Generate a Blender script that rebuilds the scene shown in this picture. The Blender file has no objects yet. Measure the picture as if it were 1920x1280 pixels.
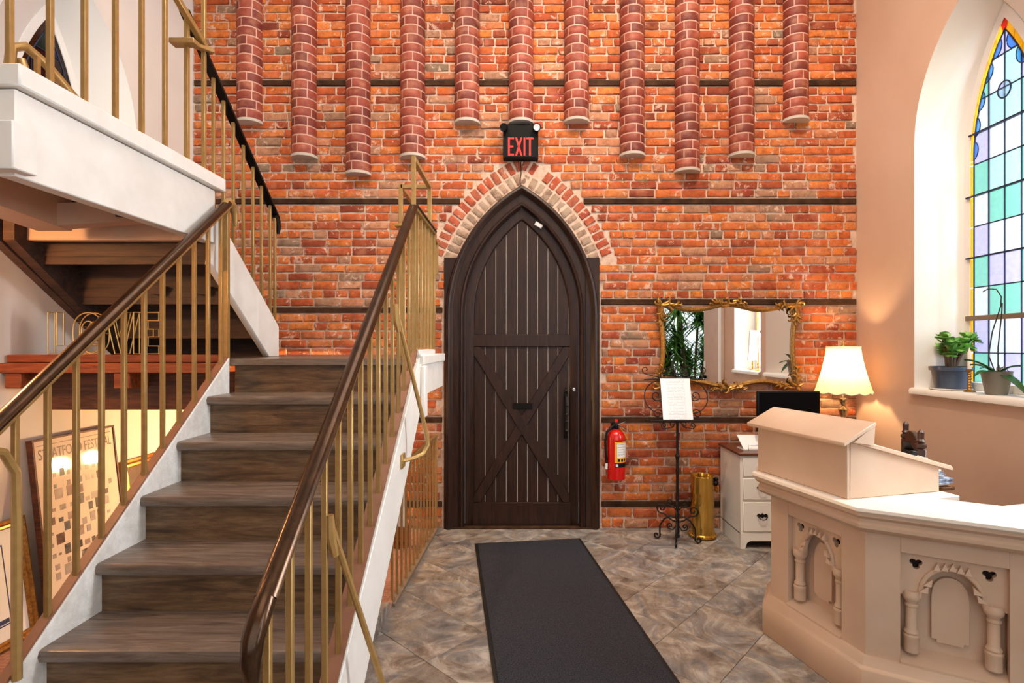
import bpy, bmesh, math, random
from mathutils import Vector, Matrix

random.seed(7)
PI = math.pi
sc = bpy.context.scene
COL = sc.collection

# ------------------------------------------------------------------ camera
CAM_H = 1.59                      # eye height
WALL_Y = 4.67                     # brick wall plane
XR, XL = 2.947, -2.872            # plaster side walls
cam_d = bpy.data.cameras.new('camera')
cam = bpy.data.objects.new('camera', cam_d)
COL.objects.link(cam)
cam.location = (0, 0, CAM_H)
cam.rotation_euler = (PI / 2, 0, 0)
cam_d.sensor_width = 36.0
cam_d.lens = 1000.0 * 36.0 / 1920.0
cam_d.shift_x = -16.0 / 1920.0
cam_d.shift_y = 10.0 / 1920.0
cam_d.clip_start = 0.02
sc.camera = cam

# ------------------------------------------------------------------ view, world
sc.view_settings.view_transform = 'Standard'
sc.view_settings.look = 'None'
sc.view_settings.gamma = 1.0
sc.view_settings.use_curve_mapping = False
sc.view_settings.exposure = 0.13
try:
    sc.cycles.max_bounces = 8
    sc.cycles.diffuse_bounces = 4
    sc.cycles.glossy_bounces = 4
    sc.cycles.transmission_bounces = 6
    sc.cycles.transparent_max_bounces = 12
    sc.cycles.sample_clamp_indirect = 6.0
    sc.cycles.caustics_reflective = False
    sc.cycles.caustics_refractive = False
    sc.cycles.use_denoising = True
except Exception:
    pass
w = bpy.data.worlds.new('sky')
sc.world = w
w.use_nodes = True
bg = w.node_tree.nodes['Background']
bg.inputs[0].default_value = (0.93, 0.97, 1.0, 1)
bg.inputs[1].default_value = 1.75


def area(name, loc, rot, sx, sy, power, col, spread=180):
    d = bpy.data.lights.new(name, 'AREA')
    d.shape = 'RECTANGLE'
    d.size, d.size_y = sx, sy
    d.energy = power
    d.color = col
    d.spread = math.radians(spread)
    o = bpy.data.objects.new(name, d)
    COL.objects.link(o)
    o.location = loc
    o.rotation_euler = rot
    return o


def spot(name, loc, target, power, col, ang=60, blend=0.6, r=0.06):
    d = bpy.data.lights.new(name, 'SPOT')
    d.energy = power
    d.color = col
    d.spot_size = math.radians(ang)
    d.spot_blend = blend
    d.shadow_soft_size = r
    o = bpy.data.objects.new(name, d)
    COL.objects.link(o)
    o.location = loc
    o.rotation_euler = (Vector(target) - Vector(loc)).to_track_quat('-Z', 'Y').to_euler()
    return o


def point(name, loc, power, col, r=0.05):
    d = bpy.data.lights.new(name, 'POINT')
    d.energy = power
    d.color = col
    d.shadow_soft_size = r
    o = bpy.data.objects.new(name, d)
    COL.objects.link(o)
    o.location = loc
    return o


WARM = (1.0, 0.80, 0.60)
NEUT = (1.0, 0.92, 0.84)
DAY = (0.92, 0.96, 1.0)
# daylight from the tall rear windows of the room behind the camera
area('daylight_rear', (1.1, -2.78, 2.6), (math.radians(90), 0, 0), 6.3, 3.7, 38, (1.0, .95, .90))
area('side_fill', (4.88, -.95, 2.6), (0, math.radians(90), 0), 3.7, 2.7, 170, DAY)  # added fill from the right, set outside an added side window
# daylight falling in through the second lancet window
area('daylight_lancet', (3.62, 2.33, 2.55), (0, math.radians(90), 0), 2.6, .8, 470, DAY)
# ceiling lamps of the stair hall
area('ceiling_lamps_front', (0.6, 2.6, 6.05), (0, 0, 0), 3.2, 1.8, 65, NEUT)
area('ceiling_lamps_rear', (0.4, -0.6, 6.05), (math.radians(18), 0, 0), 4.0, 2.2, 70, WARM)
# wall washers hung high, aimed at the brick
spot('wall_washer_a', (-1.3, 2.0, 5.9), (-1.1, 4.67, 2.4), 285, WARM, 80)
spot('wall_washer_b', (1.2, 1.9, 5.9), (1.2, 4.67, 2.3), 450, WARM, 80)
spot('side_washer', (2.2, 3.4, 5.9), (2.95, 4.1, 4.2), 110, (1.0, 0.72, 0.45), 60, 0.8)


# ------------------------------------------------------------------ mesh helpers
def V(*a):
    return Vector(a)


def world_loc(o):
    l = Vector((0, 0, 0))
    while o is not None:
        l += o.location
        o = o.parent
    return l


class MB:
    def __init__(self):
        self.v, self.f = [], []

    def add(self, vs, fs):
        n = len(self.v)
        self.v += [Vector(p) for p in vs]
        self.f += [tuple(i + n for i in f) for f in fs]
        return self

    def box(self, x0, x1, y0, y1, z0, z1):
        vs = [(x, y, z) for z in (z0, z1) for y in (y0, y1) for x in (x0, x1)]
        return self.add(vs, [(0, 2, 3, 1), (4, 5, 7, 6), (0, 1, 5, 4), (2, 6, 7, 3), (0, 4, 6, 2), (1, 3, 7, 5)])

    def frame_box(self, o, ex, ey, ez, x0, x1, y0, y1, z0, z1):
        vs = [o + ex * x + ey * y + ez * z for z in (z0, z1) for y in (y0, y1) for x in (x0, x1)]
        return self.add(vs, [(0, 2, 3, 1), (4, 5, 7, 6), (0, 1, 5, 4), (2, 6, 7, 3), (0, 4, 6, 2), (1, 3, 7, 5)])

    def prism(self, poly, ext):
        n = len(poly)
        poly = [Vector(p) for p in poly]
        ext = Vector(ext)
        vs = poly + [p + ext for p in poly]
        fs = [tuple(range(n))[::-1], tuple(range(n, 2 * n))]
        fs += [(i, (i + 1) % n, (i + 1) % n + n, i + n) for i in range(n)]
        return self.add(vs, fs)

    def bar(self, p, q, wd, ht, up=(0, 0, 1)):
        p, q = Vector(p), Vector(q)
        t = (q - p).normalized()
        u = Vector(up)
        s = t.cross(u)
        if s.length < 1e-5:
            s = t.cross(Vector((1, 0, 0)))
        s.normalize()
        u = s.cross(t).normalized()
        r = [(-.5, -.5), (.5, -.5), (.5, .5), (-.5, .5)]
        vs = [p + s * a * wd + u * b * ht for a, b in r] + [q + s * a * wd + u * b * ht for a, b in r]
        return self.add(vs, [(3, 2, 1, 0), (4, 5, 6, 7), (0, 1, 5, 4), (1, 2, 6, 5), (2, 3, 7, 6), (3, 0, 4, 7)])

    def sweep(self, prof, path, up=(0, 0, 1), closed=False, caps=True):
        """prof: (side, up) points; frames keep the given up vector"""
        path = [Vector(p) for p in path]
        n, m = len(path), len(prof)
        upv = Vector(up)
        vs = []
        for i, p in enumerate(path):
            if closed:
                a, b = path[i - 1], path[(i + 1) % n]
            else:
                a, b = path[max(i - 1, 0)], path[min(i + 1, n - 1)]
            t = (b - a).normalized()
            k = 1.0
            if closed or 0 < i < n - 1:
                c = max(0.3, (p - a).normalized().dot(t))
                k = 1.0 / c
            s = t.cross(upv)
            if s.length < 1e-4:
                s = t.cross(Vector((0, 1, 0)))
            s.normalize()
            u = s.cross(t).normalized()
            for a_, b_ in prof:
                vs.append(p + s * a_ * (k if abs(s.z) < .5 and abs(t.z) < .2 else 1.0) + u * b_)
        fs = []
        rng = n if closed else n - 1
        for i in range(rng):
            j = (i + 1) % n
            for k in range(m):
                l = (k + 1) % m
                fs.append((i * m + k, i * m + l, j * m + l, j * m + k))
        if caps and not closed:
            fs.append(tuple(range(m))[::-1])
            fs.append(tuple((n - 1) * m + k for k in range(m)))
        return self.add(vs, fs)

    def tube(self, path, r, n=8, closed=False):
        path = [Vector(p) for p in path]
        N = len(path)
        rr = r if isinstance(r, (list, tuple)) else [r] * N
        vs = []
        prev = None
        for i, p in enumerate(path):
            if closed:
                t = (path[(i + 1) % N] - path[i - 1])
            else:
                t = path[min(i + 1, N - 1)] - path[max(i - 1, 0)]
            t.normalize()
            if prev is None:
                a = Vector((0, 0, 1)) if abs(t.z) < .9 else Vector((1, 0, 0))
                s = t.cross(a).normalized()
            else:
                s = prev - t * prev.dot(t)
                if s.length < 1e-6:
                    s = t.orthogonal()
                s.normalize()
            prev = s
            u = t.cross(s)
            for k in range(n):
                an = 2 * PI * k / n
                vs.append(p + (s * math.cos(an) + u * math.sin(an)) * rr[i])
        fs = []
        for i in range(N if closed else N - 1):
            j = (i + 1) % N
            for k in range(n):
                l = (k + 1) % n
                fs.append((i * n + k, i * n + l, j * n + l, j * n + k))
        if not closed:
            fs.append(tuple(range(n))[::-1])
            fs.append(tuple((N - 1) * n + k for k in range(n)))
        return self.add(vs, fs)

    def lathe(self, prof, c=(0, 0, 0), n=24, ex=(1, 0, 0), ey=(0, 1, 0), ez=(0, 0, 1), mod=None):
        c, ex, ey, ez = Vector(c), Vector(ex), Vector(ey), Vector(ez)
        vs = []
        for j, (r, z) in enumerate(prof):
            for k in range(n):
                a = 2 * PI * k / n
                rr = r * (mod(a, j) if mod else 1)
                vs.append(c + ex * math.cos(a) * rr + ey * math.sin(a) * rr + ez * z)
        fs = []
        for j in range(len(prof) - 1):
            for k in range(n):
                l = (k + 1) % n
                fs.append((j * n + k, j * n + l, (j + 1) * n + l, (j + 1) * n + k))
        if prof[0][0] > 1e-6:
            fs.append(tuple(range(n))[::-1])
        if prof[-1][0] > 1e-6:
            b = (len(prof) - 1) * n
            fs.append(tuple(b + k for k in range(n)))
        return self.add(vs, fs)

    def ball(self, c, r, n=10, sx=1, sy=1, sz=1):
        prof = [(max(1e-7, math.sin(PI * i / 6)) * r, -math.cos(PI * i / 6) * r * sz) for i in range(7)]
        return self.lathe(prof, c, n, ex=(sx, 0, 0), ey=(0, sy, 0))

    def mesh(self, name, bevel=0, seg=1, smooth=True, offset=None):
        me = bpy.data.meshes.new(name)
        off = offset or Vector((0, 0, 0))
        bm = bmesh.new()
        vs = [bm.verts.new(p - off) for p in self.v]
        for f in self.f:
            try:
                bm.faces.new([vs[i] for i in f])
            except ValueError:
                pass
        bmesh.ops.remove_doubles(bm, verts=bm.verts, dist=1e-6)
        bmesh.ops.recalc_face_normals(bm, faces=bm.faces)
        if bevel:
            ed = [e for e in bm.edges if len(e.link_faces) == 2 and e.calc_face_angle(0) > 0.5]
            bmesh.ops.bevel(bm, geom=ed, offset=bevel, segments=seg, affect='EDGES', profile=0.5, clamp_overlap=True)
        bm.to_mesh(me)
        bm.free()
        if smooth:
            me.polygons.foreach_set('use_smooth', [True] * len(me.polygons))
            me.set_sharp_from_angle(angle=math.radians(38))
        return me

    def build(self, name, mat, parent=None, bevel=0, seg=1, smooth=True):
        off = world_loc(parent) if parent else self.center()
        me = self.mesh(name, bevel, seg, smooth, off)
        o = bpy.data.objects.new(name, me)
        COL.objects.link(o)
        if parent:
            o.parent = parent
        else:
            o.location = off
        if mat:
            me.materials.append(M[mat] if isinstance(mat, str) else mat)
        return o

    def center(self):
        xs = [p.x for p in self.v]
        ys = [p.y for p in self.v]
        zs = [p.z for p in self.v]
        return Vector(((min(xs) + max(xs)) / 2, (min(ys) + max(ys)) / 2, min(zs)))


def plate(outer, holes, fn, depth_vec):
    """outer/holes: 2-D loops; fn maps (a, b) to 3-D; extruded along depth_vec. Returns an MB."""
    bm = bmesh.new()
    edges = []
    for loop in [outer] + list(holes):
        vs = [bm.verts.new(Vector((a, b, 0))) for a, b in loop]
        for i in range(len(vs)):
            edges.append(bm.edges.new((vs[i], vs[(i + 1) % len(vs)])))
    bmesh.ops.triangle_fill(bm, use_beauty=True, edges=edges, normal=(0, 0, 1))
    bm.verts.index_update()
    mb = MB()
    n = len(bm.verts)
    p0 = [fn(v.co.x, v.co.y) for v in bm.verts]
    d = Vector(depth_vec)
    fs = []
    for f in bm.faces:
        ids = [v.index for v in f.verts]
        fs.append(tuple(ids))
        fs.append(tuple(i + n for i in ids[::-1]))
    for e in bm.edges:
        if len(e.link_faces) == 1:
            a, b = e.verts[0].index, e.verts[1].index
            fs.append((a, b, b + n, a + n))
    mb.add(p0 + [p + d for p in p0], fs)
    bm.free()
    return mb


def tag(o, label, cat, group=None, kind=None):
    o['label'] = label
    o['category'] = cat
    if group:
        o['group'] = group
    if kind:
        o['kind'] = kind
    return o


def thing(name, label, cat, loc=(0, 0, 0), group=None, kind=None):
    o = bpy.data.objects.new(name, None)
    o.empty_display_size = 0.05
    COL.objects.link(o)
    o.location = loc
    return tag(o, label, cat, group, kind)


def inst(name, me, parent, loc, rot=None):
    o = bpy.data.objects.new(name, me)
    COL.objects.link(o)
    if parent:
        o.parent = parent
        o.location = Vector(loc) - world_loc(parent)
    else:
        o.location = loc
    if rot:
        o.rotation_euler = rot
    return o


def copy_tree(o, parent=None):
    c = o.copy()
    COL.objects.link(c)
    c.parent = parent
    for ch in list(o.children):
        copy_tree(ch, c)
    return c


def arc(cx, cy, r, a0, a1, n):
    return [(cx + r * math.cos(a0 + (a1 - a0) * i / n), cy + r * math.sin(a0 + (a1 - a0) * i / n)) for i in range(n + 1)]


def lancet(c, hw, zb, zs, za, n=14):
    """pointed-arch loop (counter-clockwise from bottom left) in (h, z)"""
    H = za - zs
    R = (hw * hw + H * H) / (2 * hw)
    pts = [(c - hw, zb), (c + hw, zb)]
    aa = math.asin(H / R)
    for i in range(n + 1):
        a = aa * i / n
        pts.append((c + hw - R + R * math.cos(a), zs + R * math.sin(a)))
    for i in range(n - 1, -1, -1):
        a = aa * i / n
        pts.append((c - hw + R - R * math.cos(a), zs + R * math.sin(a)))
    return pts


def text_mesh(body, size, ext=0.0004, sx=1.0):
    cu = bpy.data.curves.new('txt', 'FONT')
    cu.body = body
    cu.size = size
    cu.extrude = ext
    cu.align_x = 'CENTER'
    cu.align_y = 'CENTER'
    o = bpy.data.objects.new('txt', cu)
    COL.objects.link(o)
    dg = bpy.context.evaluated_depsgraph_get()
    me = bpy.data.meshes.new_from_object(o.evaluated_get(dg))
    bpy.data.objects.remove(o)
    bpy.data.curves.remove(cu)
    me.materials.clear()
    me.transform(Matrix.Scale(sx, 4, (1, 0, 0)))
    return me


# ------------------------------------------------------------------ materials
M = {}


def lin(h):
    h = h.lstrip('#')
    out = []
    for i in (0, 2, 4):
        c = int(h[i:i + 2], 16) / 255
        out.append(c / 12.92 if c <= 0.04045 else ((c + 0.055) / 1.055) ** 2.4)
    return (*out, 1)


class NT:
    def __init__(self, name):
        self.m = bpy.data.materials.new(name)
        self.m.use_nodes = True
        self.t = self.m.node_tree
        self.n = self.t.nodes
        self.b = self.n['Principled BSDF']
        self.out = self.n['Material Output']
        M[name] = self.m

    def new(self, ty, **kw):
        x = self.n.new(ty)
        for k, v in kw.items():
            setattr(x, k, v)
        return x

    def link(self, a, b):
        self.t.links.new(a, b)

    def coords(self, scale=(1, 1, 1), kind='Object', rot=(0, 0, 0)):
        if kind == 'World':
            g = self.new('ShaderNodeNewGeometry')
            src = g.outputs['Position']
        else:
            g = self.new('ShaderNodeTexCoord')
            src = g.outputs[kind]
        mp = self.new('ShaderNodeMapping')
        mp.inputs['Scale'].default_value = scale
        mp.inputs['Rotation'].default_value = rot
        self.link(src, mp.inputs[0])
        return mp.outputs[0]

    def noise(self, vec, scale, detail=4, rough=.55, dist=0):
        x = self.new('ShaderNodeTexNoise')
        x.inputs['Scale'].default_value = scale
        x.inputs['Detail'].default_value = detail
        x.inputs['Roughness'].default_value = rough
        x.inputs['Distortion'].default_value = dist
        if vec is not None:
            self.link(vec, x.inputs['Vector'])
        return x.outputs['Fac']

    def ramp(self, fac, stops, interp='LINEAR'):
        x = self.new('ShaderNodeValToRGB')
        x.color_ramp.interpolation = interp
        e = x.color_ramp.elements
        while len(e) < len(stops):
            e.new(0.5)
        for i, (p, c) in enumerate(stops):
            e[i].position = p
            e[i].color = lin(c) if isinstance(c, str) else (c, c, c, 1)
        self.link(fac, x.inputs[0])
        return x.outputs[0]

    def mix(self, fac, a, b, mode='MIX'):
        x = self.new('ShaderNodeMix', data_type='RGBA', blend_type=mode)
        for sock, val in ((x.inputs[0], fac), (x.inputs[6], a), (x.inputs[7], b)):
            if isinstance(val, str):
                sock.default_value = lin(val)
            elif isinstance(val, (int, float)):
                sock.default_value = val
            elif isinstance(val, tuple):
                sock.default_value = val
            else:
                self.link(val, sock)
        return x.outputs[2]

    def bump(self, h, strength=.3, dist=.01):
        x = self.new('ShaderNodeBump')
        x.inputs['Strength'].default_value = strength
        x.inputs['Distance'].default_value = dist
        self.link(h, x.inputs['Height'])
        self.link(x.outputs[0], self.b.inputs['Normal'])

    def base(self, c):
        if isinstance(c, str):
            self.b.inputs['Base Color'].default_value = lin(c)
        else:
            self.link(c, self.b.inputs['Base Color'])

    def set(self, rough=.5, metal=0, spec=None, coat=None):
        self.b.inputs['Roughness'].default_value = rough
        self.b.inputs['Metallic'].default_value = metal
        if spec is not None:
            self.b.inputs['Specular IOR Level'].default_value = spec
        if coat is not None:
            self.b.inputs['Coat Weight'].default_value = coat
        return self


def simple(name, c, rough=.5, metal=0, spec=None, var=None, vscale=8, bump=0, bscale=60, kind='Object', coat=None):
    t = NT(name).set(rough, metal, spec, coat)
    if var:
        v = t.coords(kind=kind)
        t.base(t.ramp(t.noise(v, vscale), [(.3, c), (.7, var)]))
    else:
        t.base(c)
    if bump:
        v = t.coords(kind=kind)
        t.bump(t.noise(v, bscale, 3), bump, .004)
    return t


def brick_mat(name, attr_type, stops, mortar='#d2b09c', smear=.575, rough=.8, spec=.25):
    t = NT(name).set(rough, 0, spec)
    a = t.new('ShaderNodeAttribute', attribute_type=attr_type, attribute_name='tone')
    v = t.coords(kind='World')
    col = t.ramp(a.outputs['Fac'], stops)
    n1 = t.noise(v, 26, 5, .65)
    n2 = t.noise(v, 9, 3, .5)
    col = t.mix(t.ramp(n1, [(.42, 0.0), (.72, 1.0)]), col, t.mix(.6, col, '#5e2a1e'))
    col = t.mix(t.ramp(n2, [(.5, 0.0), (.8, .5)]), col, '#d08a68')
    sm = t.noise(v, 14, 6, .72, .4)
    col = t.mix(t.ramp(sm, [(smear, 0.0), (smear + .05, .8)]), col, mortar)
    t.base(col)
    t.bump(t.noise(v, 120, 5, .7), .5, .004)
    return t


BR = [(0, '#743524'), (.12, '#9c472a'), (.28, '#b5562b'), (.45, '#c6652f'), (.6, '#d27a38'), (.72, '#bb6c43'), (.84, '#c08765'), (.93, '#a0765c'), (1, '#80705d')]
brick_mat('brick', 'OBJECT', BR)
brick_mat('brick_mass', 'GEOMETRY', BR)
brick_mat('pipe_brick', 'OBJECT', [(0, '#672a20'), (.3, '#7a3226'), (.6, '#8f3c2b'), (1, '#9c4632')], smear=.70, rough=.5, spec=.4)
brick_mat('arch_brick', 'OBJECT', [(0, '#a0472f'), (.5, '#b8573a'), (1, '#a86048')], smear=.585)
brick_mat('pale_brick', 'OBJECT', [(0, '#9c8370'), (.5, '#8d7562'), (1, '#a58d78')], smear=.45, mortar='#ab927d')

t = NT('mortar').set(.95, 0, .1)
v = t.coords(kind='World')
t.base(t.ramp(t.noise(v, 16, 6, .65), [(.25, '#b3907b'), (.5, '#d4b5a0'), (.78, '#e6d1bf')]))
t.bump(t.noise(v, 70, 6, .7), .9, .008)
t = NT('pipe_mortar').set(.6)
v = t.coords(kind='World')
t.base(t.ramp(t.noise(v, 30, 4), [(.3, '#b58270'), (.7, '#cfa592')]))

simple('strip_wood', '#2e1c12', .85, spec=.1, var='#4e3524', vscale=14, bump=.3, kind='World')
t = NT('door_wood').set(.42, 0, .3)
v = t.coords((18, 18, 1.6), 'World')
t.base(t.ramp(t.noise(v, 3, 5, .6), [(.3, '#1b0d09'), (.7, '#382016')]))
t.bump(t.noise(v, 6, 4), .12, .003)
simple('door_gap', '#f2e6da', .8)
simple('brass_paint', '#a8834c', .36, .45, var='#b69058', vscale=30)
simple('base_brown', '#8a5c42', .5, var='#7a4f38')
simple('bronze_rail', '#3a2617', .22, .6, var='#523620', vscale=20)
simple('black_rail', '#1a1513', .35, .4)
simple('brass', '#d6ab55', .18, .9, var='#c99a42', vscale=6)
simple('gold_frame', '#b8873f', .36, .6, var='#7d5420', vscale=60)
simple('white_paint', '#ece6df', .45, 0, .4, var='#e0d8d0', vscale=6)
simple('white_trim', '#eeeae4', .5, 0, .4)
t = NT('white_rough').set(.7, 0, .3)
v = t.coords(kind='World')
t.base(t.ramp(t.noise(v, 30, 5), [(.3, '#d6d0ca'), (.7, '#ebe7e2')]))
t.bump(t.noise(v, 90, 4, .7), .6, .006)


def wood(name, a, b, c, rough, axis='x', stretch=14, spec=.4, bump=.15, sc_=1.0, grain=.35):
    t = NT(name).set(rough, 0, spec)
    s = {'x': (1.2, stretch, stretch), 'y': (stretch, 1.2, stretch), 'z': (stretch, stretch, 1.2)}[axis]
    v = t.coords(s, 'World')
    n = t.noise(v, 2.2 * sc_, 6, .62, 1.2)
    n2 = t.noise(v, 9 * sc_, 4, .6)
    col = t.ramp(n, [(.34, a), (.48, b), (.64, c)])
    t.base(t.mix(t.ramp(n2, [(.38, grain), (.58, 0.0)]), col, a))
    t.bump(n2, bump, .003)
    return t


wood('tread_wood', '#574840', '#6e5d51', '#807064', .24, 'x', spec=.6, grain=.3)
wood('riser_wood', '#463223', '#6b4f36', '#826447', .42, 'x', 10, grain=.5)
wood('orange_wood', '#5c2712', '#87401d', '#9a5228', .5, 'x')
wood('brown_board', '#3a2016', '#54301f', '#6a3d28', .6, 'x')
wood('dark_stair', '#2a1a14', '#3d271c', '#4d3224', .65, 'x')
wood('desk_top_wood', '#3c1f14', '#5d3120', '#70402a', .3, 'x')
wood('chair_wood', '#20110c', '#352018', '#452a1e', .35, 'z')
wood('tray_wood', '#5b3a22', '#7d5232', '#96683f', .55, 'x')

t = NT('plaster').set(.85, 0, .2)
v = t.coords(kind='World')
t.base(t.ramp(t.noise(v, 1.6, 4), [(.3, '#c4a38e'), (.7, '#ccae9a')]))
t.bump(t.noise(v, 40, 4), .08, .004)
t = NT('plaster_left').set(.85, 0, .2)
v = t.coords(kind='World')
t.base(t.ramp(t.noise(v, 1.6, 4), [(.3, '#d9cdc4'), (.7, '#e2d8d0')]))
simple('reveal_white', '#f0ece6', .7)
simple('ceiling_white', '#e8e2da', .9)
simple('tan_paint_shade', '#c2a18c', .55, var='#b8967f', vscale=5)

t = NT('slate').set(.34, 0, .5)
g = t.new('ShaderNodeObjectInfo')
ad = t.new('ShaderNodeVectorMath', operation='MULTIPLY_ADD')
geo = t.new('ShaderNodeNewGeometry')
t.link(g.outputs['Random'], ad.inputs[0])
ad.inputs[1].default_value = (9, 7, 5)
t.link(geo.outputs['Position'], ad.inputs[2])
n1 = t.noise(ad.outputs[0], 1.7, 9, .66, 2.2)
n2 = t.noise(ad.outputs[0], 4.2, 9, .72, 1.6)
c1 = t.ramp(n1, [(.28, '#352e2a'), (.40, '#6c5e53'), (.48, '#998a7b'), (.56, '#767a80'), (.66, '#5a4a40'), (.8, '#8f7a66')])
c2 = t.ramp(n2, [(.34, '#3b2f28'), (.5, '#8a7e74'), (.64, '#d4cabf')])
t.base(t.mix(.5, c1, c2))
t.b.inputs['Roughness'].default_value = .36
t.bump(n2, .12, .004)
simple('grout', '#5d534b', .9)
t = NT('brick_floor').set(.7, 0, .3)
bt = t.new('ShaderNodeTexBrick')
bt.inputs['Scale'].default_value = 9
bt.inputs['Color1'].default_value = lin('#9a5f4c')
bt.inputs['Color2'].default_value = lin('#8a4c3c')
bt.inputs['Mortar'].default_value = lin('#a58d7c')
t.link(t.coords(kind='World'), bt.inputs['Vector'])
t.base(t.mix(.35, bt.outputs['Color'], t.ramp(t.noise(t.coords(kind='World'), 8, 5), [(.3, '#7c5a4c'), (.7, '#b99a86')])))
t = NT('rug').set(.95, 0, .1)
v = t.coords(kind='World')
t.base(t.ramp(t.noise(v, 220, 2), [(.35, '#1c1c20'), (.65, '#44444b')]))
t.bump(t.noise(v, 260, 2), .8, .004)
simple('rubber', '#131315', .55)

t = NT('cream_paint').set(.5, 0, .35)
v = t.coords(kind='World')
n = t.noise(v, 24, 6, .75)
t.base(t.mix(t.ramp(n, [(.75, 0.0), (.765, 1.0)]), t.ramp(t.noise(v, 3), [(.3, '#c8a88f'), (.7, '#d3b8a1')]), '#8a5a38'))
simple('cream_top_lit', '#e9ddd2', .35, 0, .5, var='#e0d2c5', vscale=4)  # lighter copy of the cream paint; light on the top is in the colour
simple('hole_shade', '#2a1a12', .9)
t = NT('chipped_white').set(.45, 0, .4)
v = t.coords(kind='World')
n = t.noise(v, 38, 6, .8)
t.base(t.mix(t.ramp(n, [(.72, 0.0), (.74, 1.0)]), '#e9e4dc', '#8a7a68'))
simple('iron', '#1d1714', .5, .5, bump=.3, bscale=90)
simple('paper', '#f2f1f3', .7)
simple('paper_grey', '#8d8d95', .8)
simple('ext_red', '#c8100c', .22, 0, .5, coat=.5)
simple('label_yellow', '#e0a92a', .5)
simple('label_white', '#e8e6e2', .5)
simple('black_plastic', '#08080a', .45, spec=.25)
simple('sign_black', '#0c0a09', .6, spec=.15)
simple('chrome', '#c8c8c8', .12, 1)
simple('lens_glass', '#cfd2d6', .1, .3)
simple('screen_black', '#030306', .5, spec=.1)
simple('pot_blue', '#39465a', .35, var='#4c5a6e', vscale=6)
simple('pot_grey', '#7d7a70', .45)
simple('pot_white', '#e6e4de', .4)
simple('leaf_green', '#3f7d2a', .4, var='#8cc45c', vscale=14)
simple('leaf_dark', '#1f4a22', .45, var='#38702f', vscale=10)
simple('leaf_mid', '#35702f', .4, var='#6fae52', vscale=5)
simple('stem_brown', '#6a5440', .8)
simple('stem_dark', '#2e2a26', .7)
simple('soil', '#2c2018', .95)
simple('candle_wax', '#efe4d2', .5)
simple('lead', '#1c2440', .5, .3)
simple('photo_frame', '#cfcac6', .5)
simple('mat_white', '#efece8', .7)
simple('blue_print', '#2a3a66', .6)
simple('dark_print', '#4a4644', .6)
simple('picture_dark', '#3b2a1c', .5, var='#5a4028', vscale=8)
simple('socket_brown', '#7d6a58', .5)
simple('flyer_blue', '#22345c', .4, var='#c8d4e2', vscale=40)
for i, c in enumerate(['#6b6662', '#8a6a58', '#4d4846', '#9b8f86', '#7a4a38', '#35322f']):
    simple('photo_%d' % i, c, .5, var='#a79a90' if i % 2 else '#2c2a29', vscale=28)
simple('poster_paper', '#e2d2be', .07, 0, .55)
simple('cap_grey', '#b8aca0', .8)
simple('poster_ink', '#6a5648', .5)

t = NT('mirror_glass').set(.0, 1.0)
t.base('#f2f2f2')

# lit exit legend
t = NT('exit_red')
t.base('#5a0505')
t.b.inputs['Emission Color'].default_value = (1, .025, .02, 1)
t.b.inputs['Emission Strength'].default_value = 0.95


def glass(name, c, tr=.75):
    t = NT(name)
    t.n.remove(t.b)
    a = t.new('ShaderNodeBsdfTransparent')
    b = t.new('ShaderNodeBsdfTranslucent')
    g_ = t.new('ShaderNodeBsdfGlossy')
    g_.inputs['Roughness'].default_value = .15
    vec = t.coords(kind='World')
    n = t.noise(vec, 30, 3, .6)
    col = t.mix(t.ramp(n, [(.35, .22), (.65, 0.0)]), c, t.mix(.5, c, '#8a96b8'))
    t.link(col, a.inputs[0])
    t.link(col, b.inputs[0])
    m1 = t.new('ShaderNodeMixShader')
    m1.inputs[0].default_value = 1 - tr
    t.link(a.outputs[0], m1.inputs[1])
    t.link(b.outputs[0], m1.inputs[2])
    m2 = t.new('ShaderNodeMixShader')
    m2.inputs[0].default_value = .05
    t.link(m1.outputs[0], m2.inputs[1])
    t.link(g_.outputs[0], m2.inputs[2])
    t.link(m2.outputs[0], t.out.inputs['Surface'])


glass('glass_teal', '#a8d0c5')
glass('glass_aqua', '#c3d9d5')
glass('glass_white', '#d6dadd')
glass('glass_lilac', '#cbc8de')
glass('glass_yellow', '#e2b83e')
glass('glass_blue', '#a4d8ff')
glass('glass_medallion', '#f2f0ff')
glass('glass_red', '#e87070')
glass('glass_clear', '#f4f8f8', .92)
for nm, c in (('glass_amber', '#6a4520'), ('glass_brown', '#5a3228'), ('glass_navy', '#2a3c66'), ('glass_green', '#2c5240')):
    glass(nm, c)

# lamp shade cloth
t = NT('shade_cloth')
t.n.remove(t.b)
d = t.new('ShaderNodeBsdfDiffuse')
d.inputs[0].default_value = lin('#f3e3c4')
tr = t.new('ShaderNodeBsdfTranslucent')
tr.inputs[0].default_value = lin('#ecd2a0')
mx = t.new('ShaderNodeMixShader')
mx.inputs[0].default_value = .42
t.link(d.outputs[0], mx.inputs[1])
t.link(tr.outputs[0], mx.inputs[2])
t.link(mx.outputs[0], t.out.inputs['Surface'])
t = NT('bulb_glow')
t.b.inputs['Emission Color'].default_value = (1, .72, .4, 1)
t.b.inputs['Emission Strength'].default_value = 12
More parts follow.
